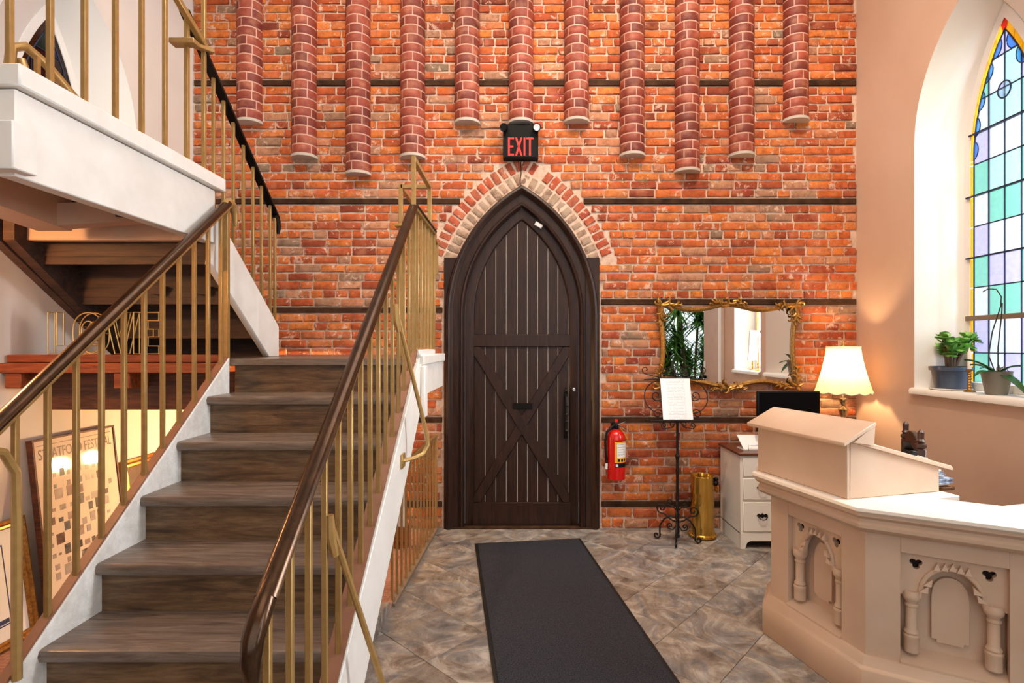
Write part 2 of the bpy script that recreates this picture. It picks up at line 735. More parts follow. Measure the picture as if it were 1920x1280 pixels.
# sheet music print
t = NT('sheet').set(.7)
v = t.coords((1, 1, 1), 'Object')
sp = t.new('ShaderNodeSeparateXYZ')
t.link(v, sp.inputs[0])
wv = t.new('ShaderNodeTexWave', wave_type='BANDS', bands_direction='Z')
wv.inputs['Scale'].default_value = 26
wv.inputs['Distortion'].default_value = 0
t.link(v, wv.inputs['Vector'])
nn = t.noise(t.coords((60, 1, 60)), 1, 2)
ms = t.new('ShaderNodeMath', operation='MULTIPLY')
t.link(t.ramp(wv.outputs['Fac'], [(.72, 0.0), (.8, 1.0)]), ms.inputs[0])
ab = t.new('ShaderNodeMath', operation='ABSOLUTE')
t.link(sp.outputs[0], ab.inputs[0])
lt = t.new('ShaderNodeMath', operation='LESS_THAN')
t.link(ab.outputs[0], lt.inputs[0])
lt.inputs[1].default_value = .075
t.link(lt.outputs[0], ms.inputs[1])
ms2 = t.new('ShaderNodeMath', operation='MULTIPLY')
t.link(ms.outputs[0], ms2.inputs[0])
t.link(t.ramp(nn, [(.42, 0.0), (.5, .45)]), ms2.inputs[1])
t.base(t.mix(ms2.outputs[0], '#f3f2f6', '#77757c'))

# ================================================================== SETTING
CEIL = 6.2
ROOM_X0, ROOM_X1, ROOM_Y0, BEND_Y = -4.4, 4.6, -2.6, .77

# ---- door arch geometry (concentric pointed arch)
DC, DHW, DZS, DZA = .011, .668, 1.87, 3.005
DR = (DHW ** 2 + (DZA - DZS) ** 2) / (2 * DHW)


def arch_path(t, zb=0.0, n=18):
    """left bottom -> apex -> right bottom, offset inwards by t"""
    r = DR - t
    off = DR - DHW
    ap = math.acos(max(-1, min(1, off / r)))
    L = [(DC - DHW + t, zb)]
    for i in range(n + 1):
        a = ap * i / n
        L.append((DC + off - r * math.cos(a), DZS + r * math.sin(a)))
    R = [(2 * DC - x, z) for x, z in reversed(L[:-1])]
    return L + R


def arch_sweep(mb, prof, zb=0.0):
    """prof: closed loop of (t, y)"""
    paths = [arch_path(t, zb) for t, y in prof]
    n, m = len(paths[0]), len(prof)
    vs = [V(paths[k][i][0], prof[k][1], paths[k][i][1]) for i in range(n) for k in range(m)]
    fs = [(i * m + k, i * m + (k + 1) % m, (i + 1) * m + (k + 1) % m, (i + 1) * m + k) for i in range(n - 1) for k in range(m)]
    fs += [tuple(range(m)), tuple((n - 1) * m + k for k in range(m))[::-1]]
    mb.add(vs, fs)
    return mb


def arch_hw(z, t=0.0):
    r = DR - t
    if z <= DZS:
        return DHW - t
    d = r * r - (z - DZS) ** 2
    return (math.sqrt(d) - (DR - DHW)) if d > 0 else -1.0


# ---- brick wall slab with the door opening as a notch
MORTAR_Y = WALL_Y + .012
hole = arch_path(.05, -.1)
outline = [(XL, -.1)] + hole + [(XR, -.1), (XR, CEIL), (XL, CEIL)]
wall_back = plate(outline, [], lambda a, b: V(a, MORTAR_Y, b), (0, .3, 0)).build('wall_back', 'mortar', None, smooth=False)
tag(wall_back, 'exposed red brick end wall with pale mortar and dark timber strips', 'wall', kind='structure')

# timber strips let into the brickwork
STRIPS = [(.212, -2.8, 2.94), (.95, -2.8, 2.94), (1.947, -2.8, 2.94), (2.865, -2.8, 2.94), (3.90, -2.86, 2.94)]
SH = .024
strip_iv = []
for z, a, b in STRIPS:
    hw = arch_hw(z, -.24 if z > 2.25 else -.03)
    if hw > 0:
        segs = [(a, DC - hw), (DC + hw, b)]
        if z == 1.947:
            segs = [(a, DC - hw, 1.912), (DC + hw, b, 1.982)]
    else:
        segs = [(a, b)]
    for s in segs:
        zz = s[2] if len(s) > 2 else z
        strip_iv.append((s[0], s[1], zz))
        mb = MB()
        n = 12
        pts = [s[0] + (s[1] - s[0]) * i / n for i in range(n + 1)]
        for i in range(n):
            j = random.uniform(-.003, .003)
        mb.box(s[0], s[1], WALL_Y - .004, WALL_Y + .05, zz - SH, zz + SH)
        mb.build('timber_strip', 'strip_wood', wall_back, bevel=.004)


def brick_mesh(L, H, seed, D=.05):
    rnd = random.Random(seed)
    xs = [-L / 2, -L / 2 + .006, -L / 6, L / 6, L / 2 - .006, L / 2]
    zs_ = [-H / 2, -H / 2 + .006, 0, H / 2 - .006, H / 2]
    nx, nz = len(xs) - 1, len(zs_) - 1
    mb = MB()
    g = []
    for j in range(nz + 1):
        for i in range(nx + 1):
            x = xs[i]
            z = zs_[j]
            ex = i in (0, nx)
            ez = j in (0, nz)
            y = rnd.uniform(-.0015, .0015)
            if ex or ez:
                y += .0040
            if ex and ez:
                x *= 1 - .004 / L * rnd.uniform(.5, 3)
                z *= 1 - .003 / H * rnd.uniform(.5, 3)
                y += .002
            x += rnd.uniform(-1, 1) * (.0034 if ex else .001)
            z += rnd.uniform(-1, 1) * (.0030 if ez else .0012)
            if rnd.random() < .14 and (ex or ez):
                y += .008
            g.append(V(x, y, z))
    N = len(g)
    fs = []
    for j in range(nz):
        for i in range(nx):
            a = j * (nx + 1) + i
            fs.append((a, a + 1, a + nx + 2, a + nx + 1))
    ring = [i for i in range(nx + 1)] + [j * (nx + 1) + nx for j in range(1, nz + 1)] + \
           [nz * (nx + 1) + i for i in range(nx - 1, -1, -1)] + [j * (nx + 1) for j in range(nz - 1, 0, -1)]
    back = [V(g[i].x, D, g[i].z) for i in ring]
    m = len(ring)
    for k in range(m):
        fs.append((ring[(k + 1) % m], ring[k], N + k, N + (k + 1) % m))
    mb.add(g + back, fs)
    return mb


BH = .0625
LS, LH = .205, .098
stretcher_mb = [brick_mesh(LS, BH, 100 + i) for i in range(14)]
header_mb = [brick_mesh(LH, BH, 300 + i) for i in range(8)]
stretcher_me = []
header_me = []
for lst, src in ((stretcher_me, stretcher_mb), (header_me, header_mb)):
    for i, b in enumerate(src):
        me = b.mesh('brick')
        me.materials.append(M['brick'])
        lst.append(me)


def px(x, z):
    """where a point of the brick face shows in the photograph"""
    return 976 + x / WALL_Y * 1000, 650 - (z - CAM_H) / WALL_Y * 1000


PIPES = [(464, 228), (567, 293), (669, 325), (772, 293), (875, 228), (977, 228), (1082, 226), (1187, 290), (1291, 320), (1394, 290), (1496, 224)]
PIPE_R = .109
pipe_xz = [((x - 976) * (WALL_Y - .05) / 1000, CAM_H - (y - 650) * (WALL_Y - .05) / 1000) for x, y in PIPES]


def clear_view(x, z, l):
    a, b = px(x, z)
    if z < .05:
        return False
    for px_, pz in pipe_xz:
        if abs(x - px_) < PIPE_R + l * .4 and z > pz - .05:
            return False
    if 1120 < a < 1600 and 335 < b < 560:
        return True
    if 1130 < a < 1225 and 560 < b < 960:
        return True
    if 1505 < a < 1600 and 560 < b < 650:
        return True
    if 1300 < a < 1410 and 735 < b < 880:
        return True
    if 535 < a < 700 and 330 < b < 660:
        return True
    if 1020 < a < 1600 and 235 < b < 335:
        return True
    return False


random.seed(11)
mass = MB()
mass_tone = []
n_single = 0
zlevels = sorted(set([.212, .95, 1.947, 2.865, 3.90]))


def lay(side):
    """lay the courses left or right of the door axis"""
    global n_single
    zs = [-0.0] + [z for z in zlevels] + [4.98]
    if side == 'L':
        zs[3] = 1.912
    else:
        zs[3] = 1.982
    k = 0
    for si in range(len(zs) - 1):
        lo = zs[si] + (SH + .006 if si else 0)
        hi = zs[si + 1] - (SH + .006)
        n = max(1, round((hi - lo) / .0755))
        p = (hi - lo) / n
        for c in range(n):
            z = lo + p * (c + .5)
            head = (k % 7 == 3)
            k += 1
            x0, x1 = (XL + .01, DC) if side == 'L' else (DC, XR - .005)
            ring = -.235 if z > 2.28 else -.035
            hw = max(arch_hw(z - .03, ring), arch_hw(z + .03, ring))
            if hw > 0:
                if side == 'L':
                    x1 = DC - hw
                else:
                    x0 = DC + hw
            L0 = LH if head else LS
            pitch = L0 + .0125
            x = (XL if side == 'L' else DC) - random.choice((0.03, .11)) - (.05 if head else 0) + random.uniform(-.015, .015)
            while x < x1:
                l = L0 * random.uniform(.93, 1.07)
                if not head and random.random() < .10:
                    l = LH * random.uniform(.95, 1.1)
                a, b = max(x, x0), min(x + l, x1)
                x += l + .0125 * random.uniform(.7, 1.4)
                if b - a < .035:
                    continue
                cx, l = (a + b) / 2, b - a
                hdr = l < .14
                tone = min(.999, max(0, random.betavariate(1.6, 2.0)))
                if random.random() < .07:
                    tone = random.uniform(.86, 1)
                zz = z + random.uniform(-.002, .002)
                yy = WALL_Y + random.uniform(-.004, .004)
                hs = random.uniform(.94, 1.04) * p / .0755
                i = random.randrange(len(header_mb) if hdr else len(stretcher_mb))
                sx = l / (LH if hdr else LS)
                rz = random.uniform(-.012, .012)
                if n_single < 296 and not hdr and clear_view(cx, zz, l) and l > .15:
                    o = inst('brick', stretcher_me[i], wall_back, (cx, yy, zz), (0, rz, 0))
                    o.scale = (sx, 1, hs)
                    o['tone'] = tone
                    n_single += 1
                else:
                    src = (header_mb if hdr else stretcher_mb)[i]
                    cr, sr = math.cos(rz), math.sin(rz)
                    mass.add([V(cx + (q.x * sx) * cr + q.z * hs * sr, yy + q.y, zz - q.x * sx * sr + q.z * hs * cr) for q in src.v], src.f)
                    mass_tone.extend([tone] * len(src.v))


lay('R')
lay('L')
off = world_loc(wall_back)
me = bpy.data.meshes.new('brickwork')
me.from_pydata([tuple(p - off) for p in mass.v], [], mass.f)
at = me.attributes.new('tone', 'FLOAT', 'POINT')
at.data.foreach_set('value', mass_tone)
me.polygons.foreach_set('use_smooth', [True] * len(me.polygons))
me.set_sharp_from_angle(angle=math.radians(38))
me.materials.append(M['brick_mass'])
bw = bpy.data.objects.new('brickwork', me)
COL.objects.link(bw)
bw.parent = wall_back
bw['kind'] = 'stuff'

# two rings of arch bricks over the door
random.seed(5)
for ring, (r0, r1, mat, pitch, a_min) in enumerate(((.012, .108, 'pale_brick', .072, .30), (.122, .228, 'arch_brick', .074, .36))):
    rm = DR + (r0 + r1) / 2
    off_ = DR - DHW
    amax = math.acos(off_ / rm)
    n = int((amax - a_min) * rm / pitch)
    src = [brick_mesh(r1 - r0, .058, 500 + ring * 10 + i) for i in range(5)]
    ms_ = []
    for s in src:
        q = s.mesh('brick')
        q.materials.append(M[mat])
        ms_.append(q)
    for sgn in (-1, 1):
        for i in range(n):
            a = a_min + (amax - a_min) * (i + .5) / n
            x = off_ - rm * math.cos(a)
            z = DZS + rm * math.sin(a)
            if ring == 1 and random.random() < .10:
                continue
            o = inst('arch_brick', random.choice(ms_), wall_back, (DC + sgn * -x, WALL_Y + random.uniform(-.002, .008) + (.004 if ring == 0 else 0), z))
            o.scale = (random.uniform(.86, 1.08), 1, random.uniform(.9, 1.06))
            o.rotation_euler = (0, -a * (1 if sgn > 0 else -1) + random.uniform(-.07, .07), 0)
            o['tone'] = random.random()

# ---- half-round brick pilasters hanging on the wall like organ pipes
random.seed(21)
PP = .0785
patterns = [[(0, 98), (103, 180)], [(0, 40), (45, 140), (145, 180)], [(0, 72), (77, 180)], [(0, 120), (125, 180)], [(0, 58), (63, 122), (127, 180)]]
seg_me = {}


def seg_mesh(a0, a1):
    key = (a0, a1)
    if key in seg_me:
        return seg_me[key]
    n = max(3, int((a1 - a0) / 13))
    mb = MB()
    R0, R1 = PIPE_R - .012, PIPE_R
    h = .0335
    rows = [(R0, -h), (R1 - .003, -h), (R1, -h + .004), (R1, h - .004), (R1 - .003, h), (R0, h)]
    vs = []
    for i in range(n + 1):
        a = math.radians(a0 + (a1 - a0) * i / n)
        for r, z in rows:
            e = .003 if i in (0, n) and r == R1 else 0
            vs.append(V(-(r - e) * math.cos(a), -(r - e) * math.sin(a), z))
    m = len(rows)
    fs = [(i * m + k, i * m + k + 1, (i + 1) * m + k + 1, (i + 1) * m + k) for i in range(n) for k in range(m - 1)]
    fs += [tuple(range(m)), tuple(n * m + k for k in range(m))[::-1]]
    mb.add(vs, fs)
    q = mb.mesh('brick')
    q.materials.append(M['pipe_brick'])
    seg_me[key] = q
    return q


ordinal = ['first', 'second', 'third', 'fourth', 'fifth', 'sixth', 'seventh', 'eighth', 'ninth', 'tenth', 'eleventh']
for pi_, (x, zb) in enumerate(pipe_xz):
    lab = '%s half-round brick pipe from the stairs along the top of the wall' % ordinal[pi_]
    p = thing('brick_pipe', lab, 'pilaster', (x, WALL_Y, zb), 'half-round brick pipes hanging on the brick wall')
    mb = MB()
    hp = [V(x - (PIPE_R - .004) * math.cos(PI * i / 16), WALL_Y + .012 - (PIPE_R - .004) * math.sin(PI * i / 16) - .012, zb + .012) for i in range(17)]
    hp = hp + [V(x + PIPE_R - .004, WALL_Y + .012, zb + .012), V(x - PIPE_R + .004, WALL_Y + .012, zb + .012)]
    mb.prism(hp, (0, 0, 5.05 - zb))
    mb.build('core', 'pipe_mortar', p)
    mb = MB()
    cp = [V(x - (PIPE_R + .004) * math.cos(PI * i / 20), WALL_Y - (PIPE_R + .004) * math.sin(PI * i / 20), zb - .008) for i in range(21)]
    cp += [V(x + PIPE_R + .004, WALL_Y + .01, zb - .008), V(x - PIPE_R - .004, WALL_Y + .01, zb - .008)]
    mb.prism(cp, (0, 0, .022))
    mb.build('end_cap', 'cap_grey', p)
    z = zb + .014 + PP / 2
    k = pi_
    while z < 5.0:
        for a0, a1 in patterns[k % 5]:
            o = inst('brick', seg_mesh(a0, a1), p, (x, WALL_Y, z))
            o['tone'] = random.random()
        k += 1 if random.random() < .8 else 2
        z += PP

# ---- floors
floor = MB().box(-.795, ROOM_X1, BEND_Y - .0, WALL_Y + .02, -.2, -.012)
floor.box(ROOM_X0, ROOM_X1, ROOM_Y0 - .1, BEND_Y, -.2, -.012)
floor = floor.build('floor', 'grout', smooth=False)
tag(floor, 'slate-look tiled floor laid on the diagonal in front of the door', 'floor', kind='structure')
lower = MB().box(XL - .1, -.795, BEND_Y, WALL_Y + .02, -.2, -.03).build('floor_lower', 'brick_floor', smooth=False)
tag(lower, 'worn reddish brick floor beneath the staircase', 'floor', kind='structure')


def clip_half(poly, nx_, ny_, c):
    out = []
    for i in range(len(poly)):
        a, b = poly[i], poly[(i + 1) % len(poly)]
        da, db = nx_ * a[0] + ny_ * a[1] - c, nx_ * b[0] + ny_ * b[1] - c
        if da <= 0:
            out.append(a)
        if da * db < 0:
            s = da / (da - db)
            out.append((a[0] + (b[0] - a[0]) * s, a[1] + (b[1] - a[1]) * s))
    return out


TS = .385
ang = math.radians(-43)
ca, sa = math.cos(ang), math.sin(ang)
for i in range(-22, 23):
    for j in range(-22, 23):
        g = .0012
        q = [(i * TS + g, j * TS + g), (i * TS + TS - g, j * TS + g), (i * TS + TS - g, j * TS + TS - g), (i * TS + g, j * TS + TS - g)]
        q = [(-.777 + a * ca - b * sa, 3.502 + a * sa + b * ca) for a, b in q]
        for nx_, ny_, c in ((-1, 0, .79), (1, 0, XR), (0, 1, WALL_Y + .005), (0, -1, .4)):
            q = clip_half(q, nx_, ny_, c)
            if len(q) < 3:
                break
        if len(q) < 3:
            continue
        mb = MB()
        mb.prism([V(a, b, -.012) for a, b in q], (0, 0, .012))
        mb.build('tile', 'slate', floor, bevel=.0015)
mb = MB().box(ROOM_X0, ROOM_X1, ROOM_Y0, -.4, -.012, -.002)
mb.build('rear_flooring', 'slate', floor)

# ---- plaster walls with lancet windows
W1 = dict(jn=2.87, jf=3.99, zsill=1.275, zs=3.1, za=4.02, gc=3.52, ghw=.267, gzb=1.34, gzs=2.90, gza=3.765, depth=.25)
W2 = dict(jn=1.93, jf=2.73, zsill=1.275, zs=3.1, za=4.02, gc=2.33, ghw=.25, gzb=1.34, gzs=2.90, gza=3.765, depth=.25)


def outer_loop(w_):
    return lancet((w_['jn'] + w_['jf']) / 2, (w_['jf'] - w_['jn']) / 2, w_['zsill'], w_['zs'], w_['za'])


def side_wall(name, x, sgn, wins, mat, label):
    o = plate([(BEND_Y, -.2), (WALL_Y + .3, -.2), (WALL_Y + .3, CEIL), (BEND_Y, CEIL)], [outer_loop(q) for q in wins],
              lambda a, b: V(x, a, b), (sgn * .3, 0, 0)).build(name, mat, smooth=False)
    return tag(o, label, 'wall', kind='structure')


wall_right = side_wall('wall_right', XR, 1, [W1, W2], 'plaster', 'warm beige plaster wall around the stained glass window')
W3 = dict(W1, zsill=2.62, gzb=2.68)
wall_left = side_wall('wall_left', XL, -1, [W3], 'plaster_left', 'pale plaster wall behind the upper stair landing')

# rear half of the hall (behind the camera; seen in the mirror)
rw = plate([(ROOM_X0, -.2), (ROOM_X1, -.2), (ROOM_X1, CEIL), (ROOM_X0, CEIL)], [[(-2.1, .7), (4.3, .7), (4.3, 4.5), (-2.1, 4.5)]],
           lambda a, b: V(a, ROOM_Y0, b), (0, -.2, 0)).build('wall_rear', 'plaster', smooth=False)
tag(rw, 'plaster wall with broad windows at the far side of the hall', 'wall', kind='structure')
sw = plate([(ROOM_Y0, -.2), (BEND_Y, -.2), (BEND_Y, CEIL), (ROOM_Y0, CEIL)], [[(-2.3, .7), (.4, .7), (.4, 4.5), (-2.3, 4.5)]],
           lambda a, b: V(ROOM_X1, a, b), (.2, 0, 0)).build('wall_side_right', 'plaster', smooth=False)
tag(sw, 'plaster side wall with an added broad window behind the viewer on the right', 'wall', kind='structure')
swin = thing('window_added', 'added broad mullioned side window behind the viewer', 'window', (ROOM_X1 + .1, -.95, .7), kind='structure')  # unseen window, added to let in the fill from the right
for i in range(4):
    yy = -2.3 + 2.7 * i / 3
    MB().box(ROOM_X1 + .07, ROOM_X1 + .13, yy - .03, yy + .03, .7, 4.5).build('mullion', 'white_trim', swin)
for zz in (.7, 2.1, 3.3, 4.5):
    MB().box(ROOM_X1 + .075, ROOM_X1 + .125, -2.3, .4, zz - .025, zz + .025).build('glazing_bar', 'white_trim', swin)
for i in range(3):
    yy = -2.3 + .9 * i
    for z0, z1 in ((.7, 2.1), (2.1, 3.3), (3.3, 4.5)):
        MB().box(ROOM_X1 + .098, ROOM_X1 + .102, yy + .03, yy + .87, z0 + .025, z1 - .025).build('pane', 'glass_clear', swin)
for nm, bx_ in (('wall_side_left', (ROOM_X0 - .2, ROOM_X0, ROOM_Y0, BEND_Y)),):
    o = MB().box(bx_[0], bx_[1], bx_[2], bx_[3], -.2, CEIL).build(nm, 'plaster', smooth=False)
    tag(o, 'plain plaster side wall of the hall behind the viewer on the %s' % nm.split('_')[-1], 'wall', kind='structure')
for nm, a, b in (('wall_return_right', XR, ROOM_X1 + .2), ('wall_return_left', ROOM_X0 - .2, XL)):
    o = MB().box(a, b, BEND_Y, BEND_Y + .2, -.2, CEIL).build(nm, 'plaster', smooth=False)
    tag(o, 'short plaster return wall beside the stair hall on the %s' % nm.split('_')[-1], 'wall', kind='structure')
o = MB().box(ROOM_X0 - .2, ROOM_X1 + .2, ROOM_Y0 - .2, WALL_Y + .3, CEIL, CEIL + .1).build('ceiling', 'ceiling_white', smooth=False)
tag(o, 'plain white ceiling high above the hall', 'ceiling', kind='structure')
# broad rear window with mullions
rwin = thing('window_4', 'broad mullioned window behind the tall potted plant', 'window', (1.1, ROOM_Y0 - .1, .7), kind='structure')
for i in range(7):
    xx = -2.1 + 6.4 * i / 6
    MB().box(xx - .03, xx + .03, ROOM_Y0 - .13, ROOM_Y0 - .07, .7, 4.5).build('mullion', 'white_trim', rwin)
for zz in (.7, 2.1, 3.3, 4.5):
    MB().box(-2.1, 4.3, ROOM_Y0 - .125, ROOM_Y0 - .075, zz - .025, zz + .025).build('glazing_bar', 'white_trim', rwin)
for i in range(6):
    xx = -2.1 + 6.4 * i / 6
    for z0, z1 in ((.7, 2.1), (2.1, 3.3), (3.3, 4.5)):
        MB().box(xx + .03, xx + 6.4 / 6 - .03, ROOM_Y0 - .102, ROOM_Y0 - .098, z0 + .025, z1 - .025).build('pane', 'glass_clear', rwin)


def clip_convex(poly, conv):
    """clip poly by a convex counter-clockwise loop"""
    for i in range(len(conv)):
        a, b = conv[i], conv[(i + 1) % len(conv)]
        ex, ey = b[0] - a[0], b[1] - a[1]
        if abs(ex) + abs(ey) < 1e-9:
            continue
        nx_, ny_ = ey, -ex
        poly = clip_half(poly, nx_, ny_, nx_ * a[0] + ny_ * a[1])
        if len(poly) < 3:
            return []
    return poly


ROWS = [1.34, 1.548, 1.79, 2.006, 2.215, 2.434, 2.647, 2.87, 3.08, 3.305, 3.53, 3.80]
T_, A_, W_, L_ = 'glass_teal', 'glass_aqua', 'glass_white', 'glass_lilac'
GRID = [[T_, W_, L_, T_], [L_, W_, W_, L_], [W_, T_, T_, W_], [T_, L_, L_, T_], [L_, W_, W_, A_], [W_, T_, T_, W_],
        [T_, A_, A_, T_], [L_, W_, W_, A_], [W_, A_, A_, T_], [T_, W_, A_, L_], [W_, L_, L_, W_]]
DARK = ['glass_brown', 'glass_amber', 'glass_navy', 'glass_green', 'glass_brown', 'glass_amber']


def window(name, x, sgn, w_, label, dark=False, clear=False):
    root = thing(name, label, 'window', (x, (w_['jn'] + w_['jf']) / 2, w_['zsill']), kind='structure')
    ol = outer_loop(w_)
    fl = lancet(w_['gc'], w_['ghw'] + .05, w_['gzb'] - .055, w_['gzs'], w_['gza'] + .10)
    gl = lancet(w_['gc'], w_['ghw'], w_['gzb'], w_['gzs'], w_['gza'])
    xg = x + sgn * w_['depth']
    n = len(ol)
    mb = MB()
    # splayed reveal, bellied a little like hand-trowelled plaster
    mids = []
    for k in (0, .12, .5, 1):
        mids.append([V(x + sgn * w_['depth'] * (k if k > 0 else -.004), ol[i][0] + (fl[i][0] - ol[i][0]) * (k ** 1.15), ol[i][1] + (fl[i][1] - ol[i][1]) * k) for i in range(n)])
    vs = [p for m_ in mids for p in m_]
    fs = [(j * n + i, j * n + (i + 1) % n, (j + 1) * n + (i + 1) % n, (j + 1) * n + i) for j in range(3) for i in range(n) if i != 0]
    mb.add(vs, fs)
    mb.build('reveal', 'reveal_white', root)
    plate(fl, [gl], lambda a, b: V(xg - sgn * .008, a, b), (sgn * .04, 0, 0)).build('frame', 'white_trim', root, bevel=.004)
    # sill board
    mb = MB()
    pr = [(-.030, -.035), (-.034, -.012), (-.026, .004), (-.01, .010), (w_['depth'] + .05, .010), (w_['depth'] + .05, -.035)]
    mb.prism([V(x + sgn * a, w_['jn'] - .015, w_['zsill'] + b) for a, b in pr], (0, w_['jf'] - w_['jn'] + .03, 0))
    mb.build('sill', 'white_trim', root)
    # glass
    bd = .028
    il = lancet(w_['gc'], w_['ghw'] - bd, w_['gzb'] + .004, w_['gzs'], w_['gza'] - .075)
    pt = lambda a, b, d=0.0: V(xg + sgn * d, a, b)
    cw = (w_['ghw'] - bd) * 2 / 4
    rows = ROWS
    rnd = random.Random(len(name) + int(x * 10))
    rows = [w_['gzb']] + [q_ for q_ in ROWS if q_ > w_['gzb'] + .02]
    for r in range(len(rows) - 1):
        for c in range(4):
            a0 = w_['gc'] + (w_['ghw'] - bd) - cw * (c + 1)
            q = clip_convex([(a0, rows[r]), (a0 + cw, rows[r]), (a0 + cw, rows[r + 1]), (a0, rows[r + 1])], il)
            if len(q) >= 3 and not (not dark and r in (8, 9) and c in (1, 2) and False):
                mat = rnd.choice(DARK) if dark else ('glass_clear' if clear else GRID[r][c])
                MB().prism([pt(a, b) for a, b in q], (sgn * .004, 0, 0)).build('pane', mat, root)
    # coloured border, cut into lengths
    def border_seg(p0, p1, q1, q0, mat):
        MB().prism([pt(*p0), pt(*p1), pt(*q1), pt(*q0)], (sgn * .004, 0, 0)).build('border_pane', mat, root)
    by = 'glass_amber' if dark else 'glass_yellow'
    for s in (-1, 1):
        zz = [w_['gzb']] + [q for q in rows[1:] if q < w_['gzs']] + [w_['gzs']]
        for a, b in zip(zz[:-1], zz[1:]):
            if b - a < .02:
                continue
            x0, x1 = w_['gc'] + s * w_['ghw'], w_['gc'] + s * (w_['ghw'] - bd)
            border_seg((x0, a + .003), (x0, b - .003), (x1, b - .003), (x1, a + .003), by)
    m_ = (n - 2) // 2
    for base in (2, 2 + m_):
        for i in range(base, min(base + m_ + (1 if base == 2 else 0), n) - 1, 2):
            j = min(i + 2, n - 1)
            k = i + 1
            MB().prism([pt(*gl[i]), pt(*gl[k]), pt(*gl[j]), pt(*il[j]), pt(*il[k]), pt(*il[i])], (sgn * .004, 0, 0)).build('border_pane', by, root)
    # medallion and blue half rounds
    if not dark:
        ai = 2 + m_
        lp = lambda p_, q_, k_: (p_[0] + (q_[0] - p_[0]) * k_, p_[1] + (q_[1] - p_[1]) * k_)
        key_ = [gl[ai], lp(gl[ai], gl[ai + 1], .7), lp(il[ai], il[ai + 1], .3), il[ai], lp(il[ai], il[ai - 1], .3), lp(gl[ai], gl[ai - 1], .7)]
        MB().prism([pt(a, b, -.004) for a, b in key_], (sgn * .003, 0, 0)).build('keystone_pane', 'glass_red', root)
        md = [(w_['gc'] + .047 * math.cos(2 * PI * i / 20), 3.29 + .055 * math.sin(2 * PI * i / 20)) for i in range(20)]
        MB().prism([pt(a, b, -.006) for a, b in md], (sgn * .005, 0, 0)).build('medallion', 'glass_medallion', root)
        MB().tube([pt(a, b, -.004) for a, b in md], .005, 6, True).build('medallion_came', 'lead', root)
        for s in (-1, 1):
            for z in (2.97, 3.13, 3.30, 3.47, 3.60):
                hwz = [p for p in il]
                r_ = .075
                H = w_['gza'] - .075 - w_['gzs']
                hw_ = w_['ghw'] - bd
                R = (hw_ ** 2 + H * H) / (2 * hw_)
                dz = z - w_['gzs']
                e = hw_ - R + math.sqrt(max(0, R * R - dz * dz))
                cy = w_['gc'] + s * (e + .025)
                poly = [(cy + .062 * math.cos(2 * PI * i / 20), z + r_ * math.sin(2 * PI * i / 20)) for i in range(20)]
                q = clip_convex(poly, il)
                if len(q) > 3:
                    MB().prism([pt(a, b, -.006) for a, b in q], (sgn * .005, 0, 0)).build('half_round', 'glass_blue', root)
                    MB().tube([pt(a, b, -.004) for a, b in q], .0035, 5, True).build('half_round_came', 'lead', root)
    # lead lines: one soldered net
    mb = MB()
    mb.tube([pt(a, b) for a, b in il], .005, 6, True)
    H = w_['gza'] - .075 - w_['gzs']
    hw_ = w_['ghw'] - bd
    R = (hw_ ** 2 + H * H) / (2 * hw_)
    for c in (-1, 0, 1):
        a = w_['gc'] + cw * c
        top = w_['gzs'] + math.sqrt(R * R - (abs(cw * c) + R - hw_) ** 2)
        mb.bar(pt(a, w_['gzb']), pt(a, top), .007, .009, (sgn, 0, 0))
    for z in rows[1:-1]:
        e = hw_ if z < w_['gzs'] else hw_ - R + math.sqrt(max(0, R * R - (z - w_['gzs']) ** 2))
        mb.bar(pt(w_['gc'] - e, z), pt(w_['gc'] + e, z), .007, .009, (sgn, 0, 0))
    mb.build('lead_net', 'lead', root)
    # horizontal saddle bars fixed to the frame
    for z, h in ((1.79, .034), (2.215, .010), (2.647, .010), (3.08, .010)):
        if z < w_['gzb'] + .05:
            continue
        e = w_['ghw'] + .02 if z < w_['gzs'] else w_['ghw'] - .005
        MB().bar(pt(w_['gc'] - e, z, -.016), pt(w_['gc'] + e, z, -.016), .014, h, (0, 0, 1)).build('saddle_bar', 'socket_brown' if h > .02 else 'lead', root)
    return root


window('window_1', XR, 1, W1, 'tall lancet window of pastel stained glass above the potted plants')
window('window_2', XR, 1, W2, 'second, paler lancet window, seen only in the gilt mirror', clear=True)
window('window_3', XL, -1, W3, 'dark stained glass lancet window behind the upper stair railing', True)

for nm, x, sgn, w_ in (('sky_portal_a', XR, 1, W1), ('sky_portal_b', XR, 1, W2), ('sky_portal_c', XL, -1, W3)):
    a = area(nm, (x + sgn * (w_['depth'] + .08), w_['gc'], 2.55), (0, sgn * math.radians(90), 0), 2.5, .56, 1, (1, 1, 1))
    a.data.cycles.is_portal = True

# ================================================================== DOOR
door = thing('door_1', 'dark pointed-arch plank door with cross braces and moulded casing', 'door', (DC, WALL_Y, 0), kind='structure')
Y = WALL_Y
arch_sweep(MB(), [(0, Y + .06), (0, Y - .012), (.012, Y - .034), (.03, Y - .040), (.045, Y - .030), (.056, Y - .012), (.062, Y - .008), (.062, Y + .06)]).build('outer_moulding', 'door_wood', door)
arch_sweep(MB(), [(.060, Y + .07), (.060, Y + .006), (.128, Y + .006), (.128, Y + .07)]).build('casing_board', 'door_wood', door)
arch_sweep(MB(), [(.126, Y + .08), (.126, Y - .004), (.136, Y - .016), (.150, Y - .012), (.160, Y + .006), (.164, Y + .02), (.164, Y + .08)]).build('inner_moulding', 'door_wood', door)
arch_sweep(MB(), [(.168, Y + .085), (.168, Y + .034), (.240, Y + .034), (.250, Y + .046), (.250, Y + .085)], .012).build('leaf_frame', 'door_wood', door, bevel=.002)
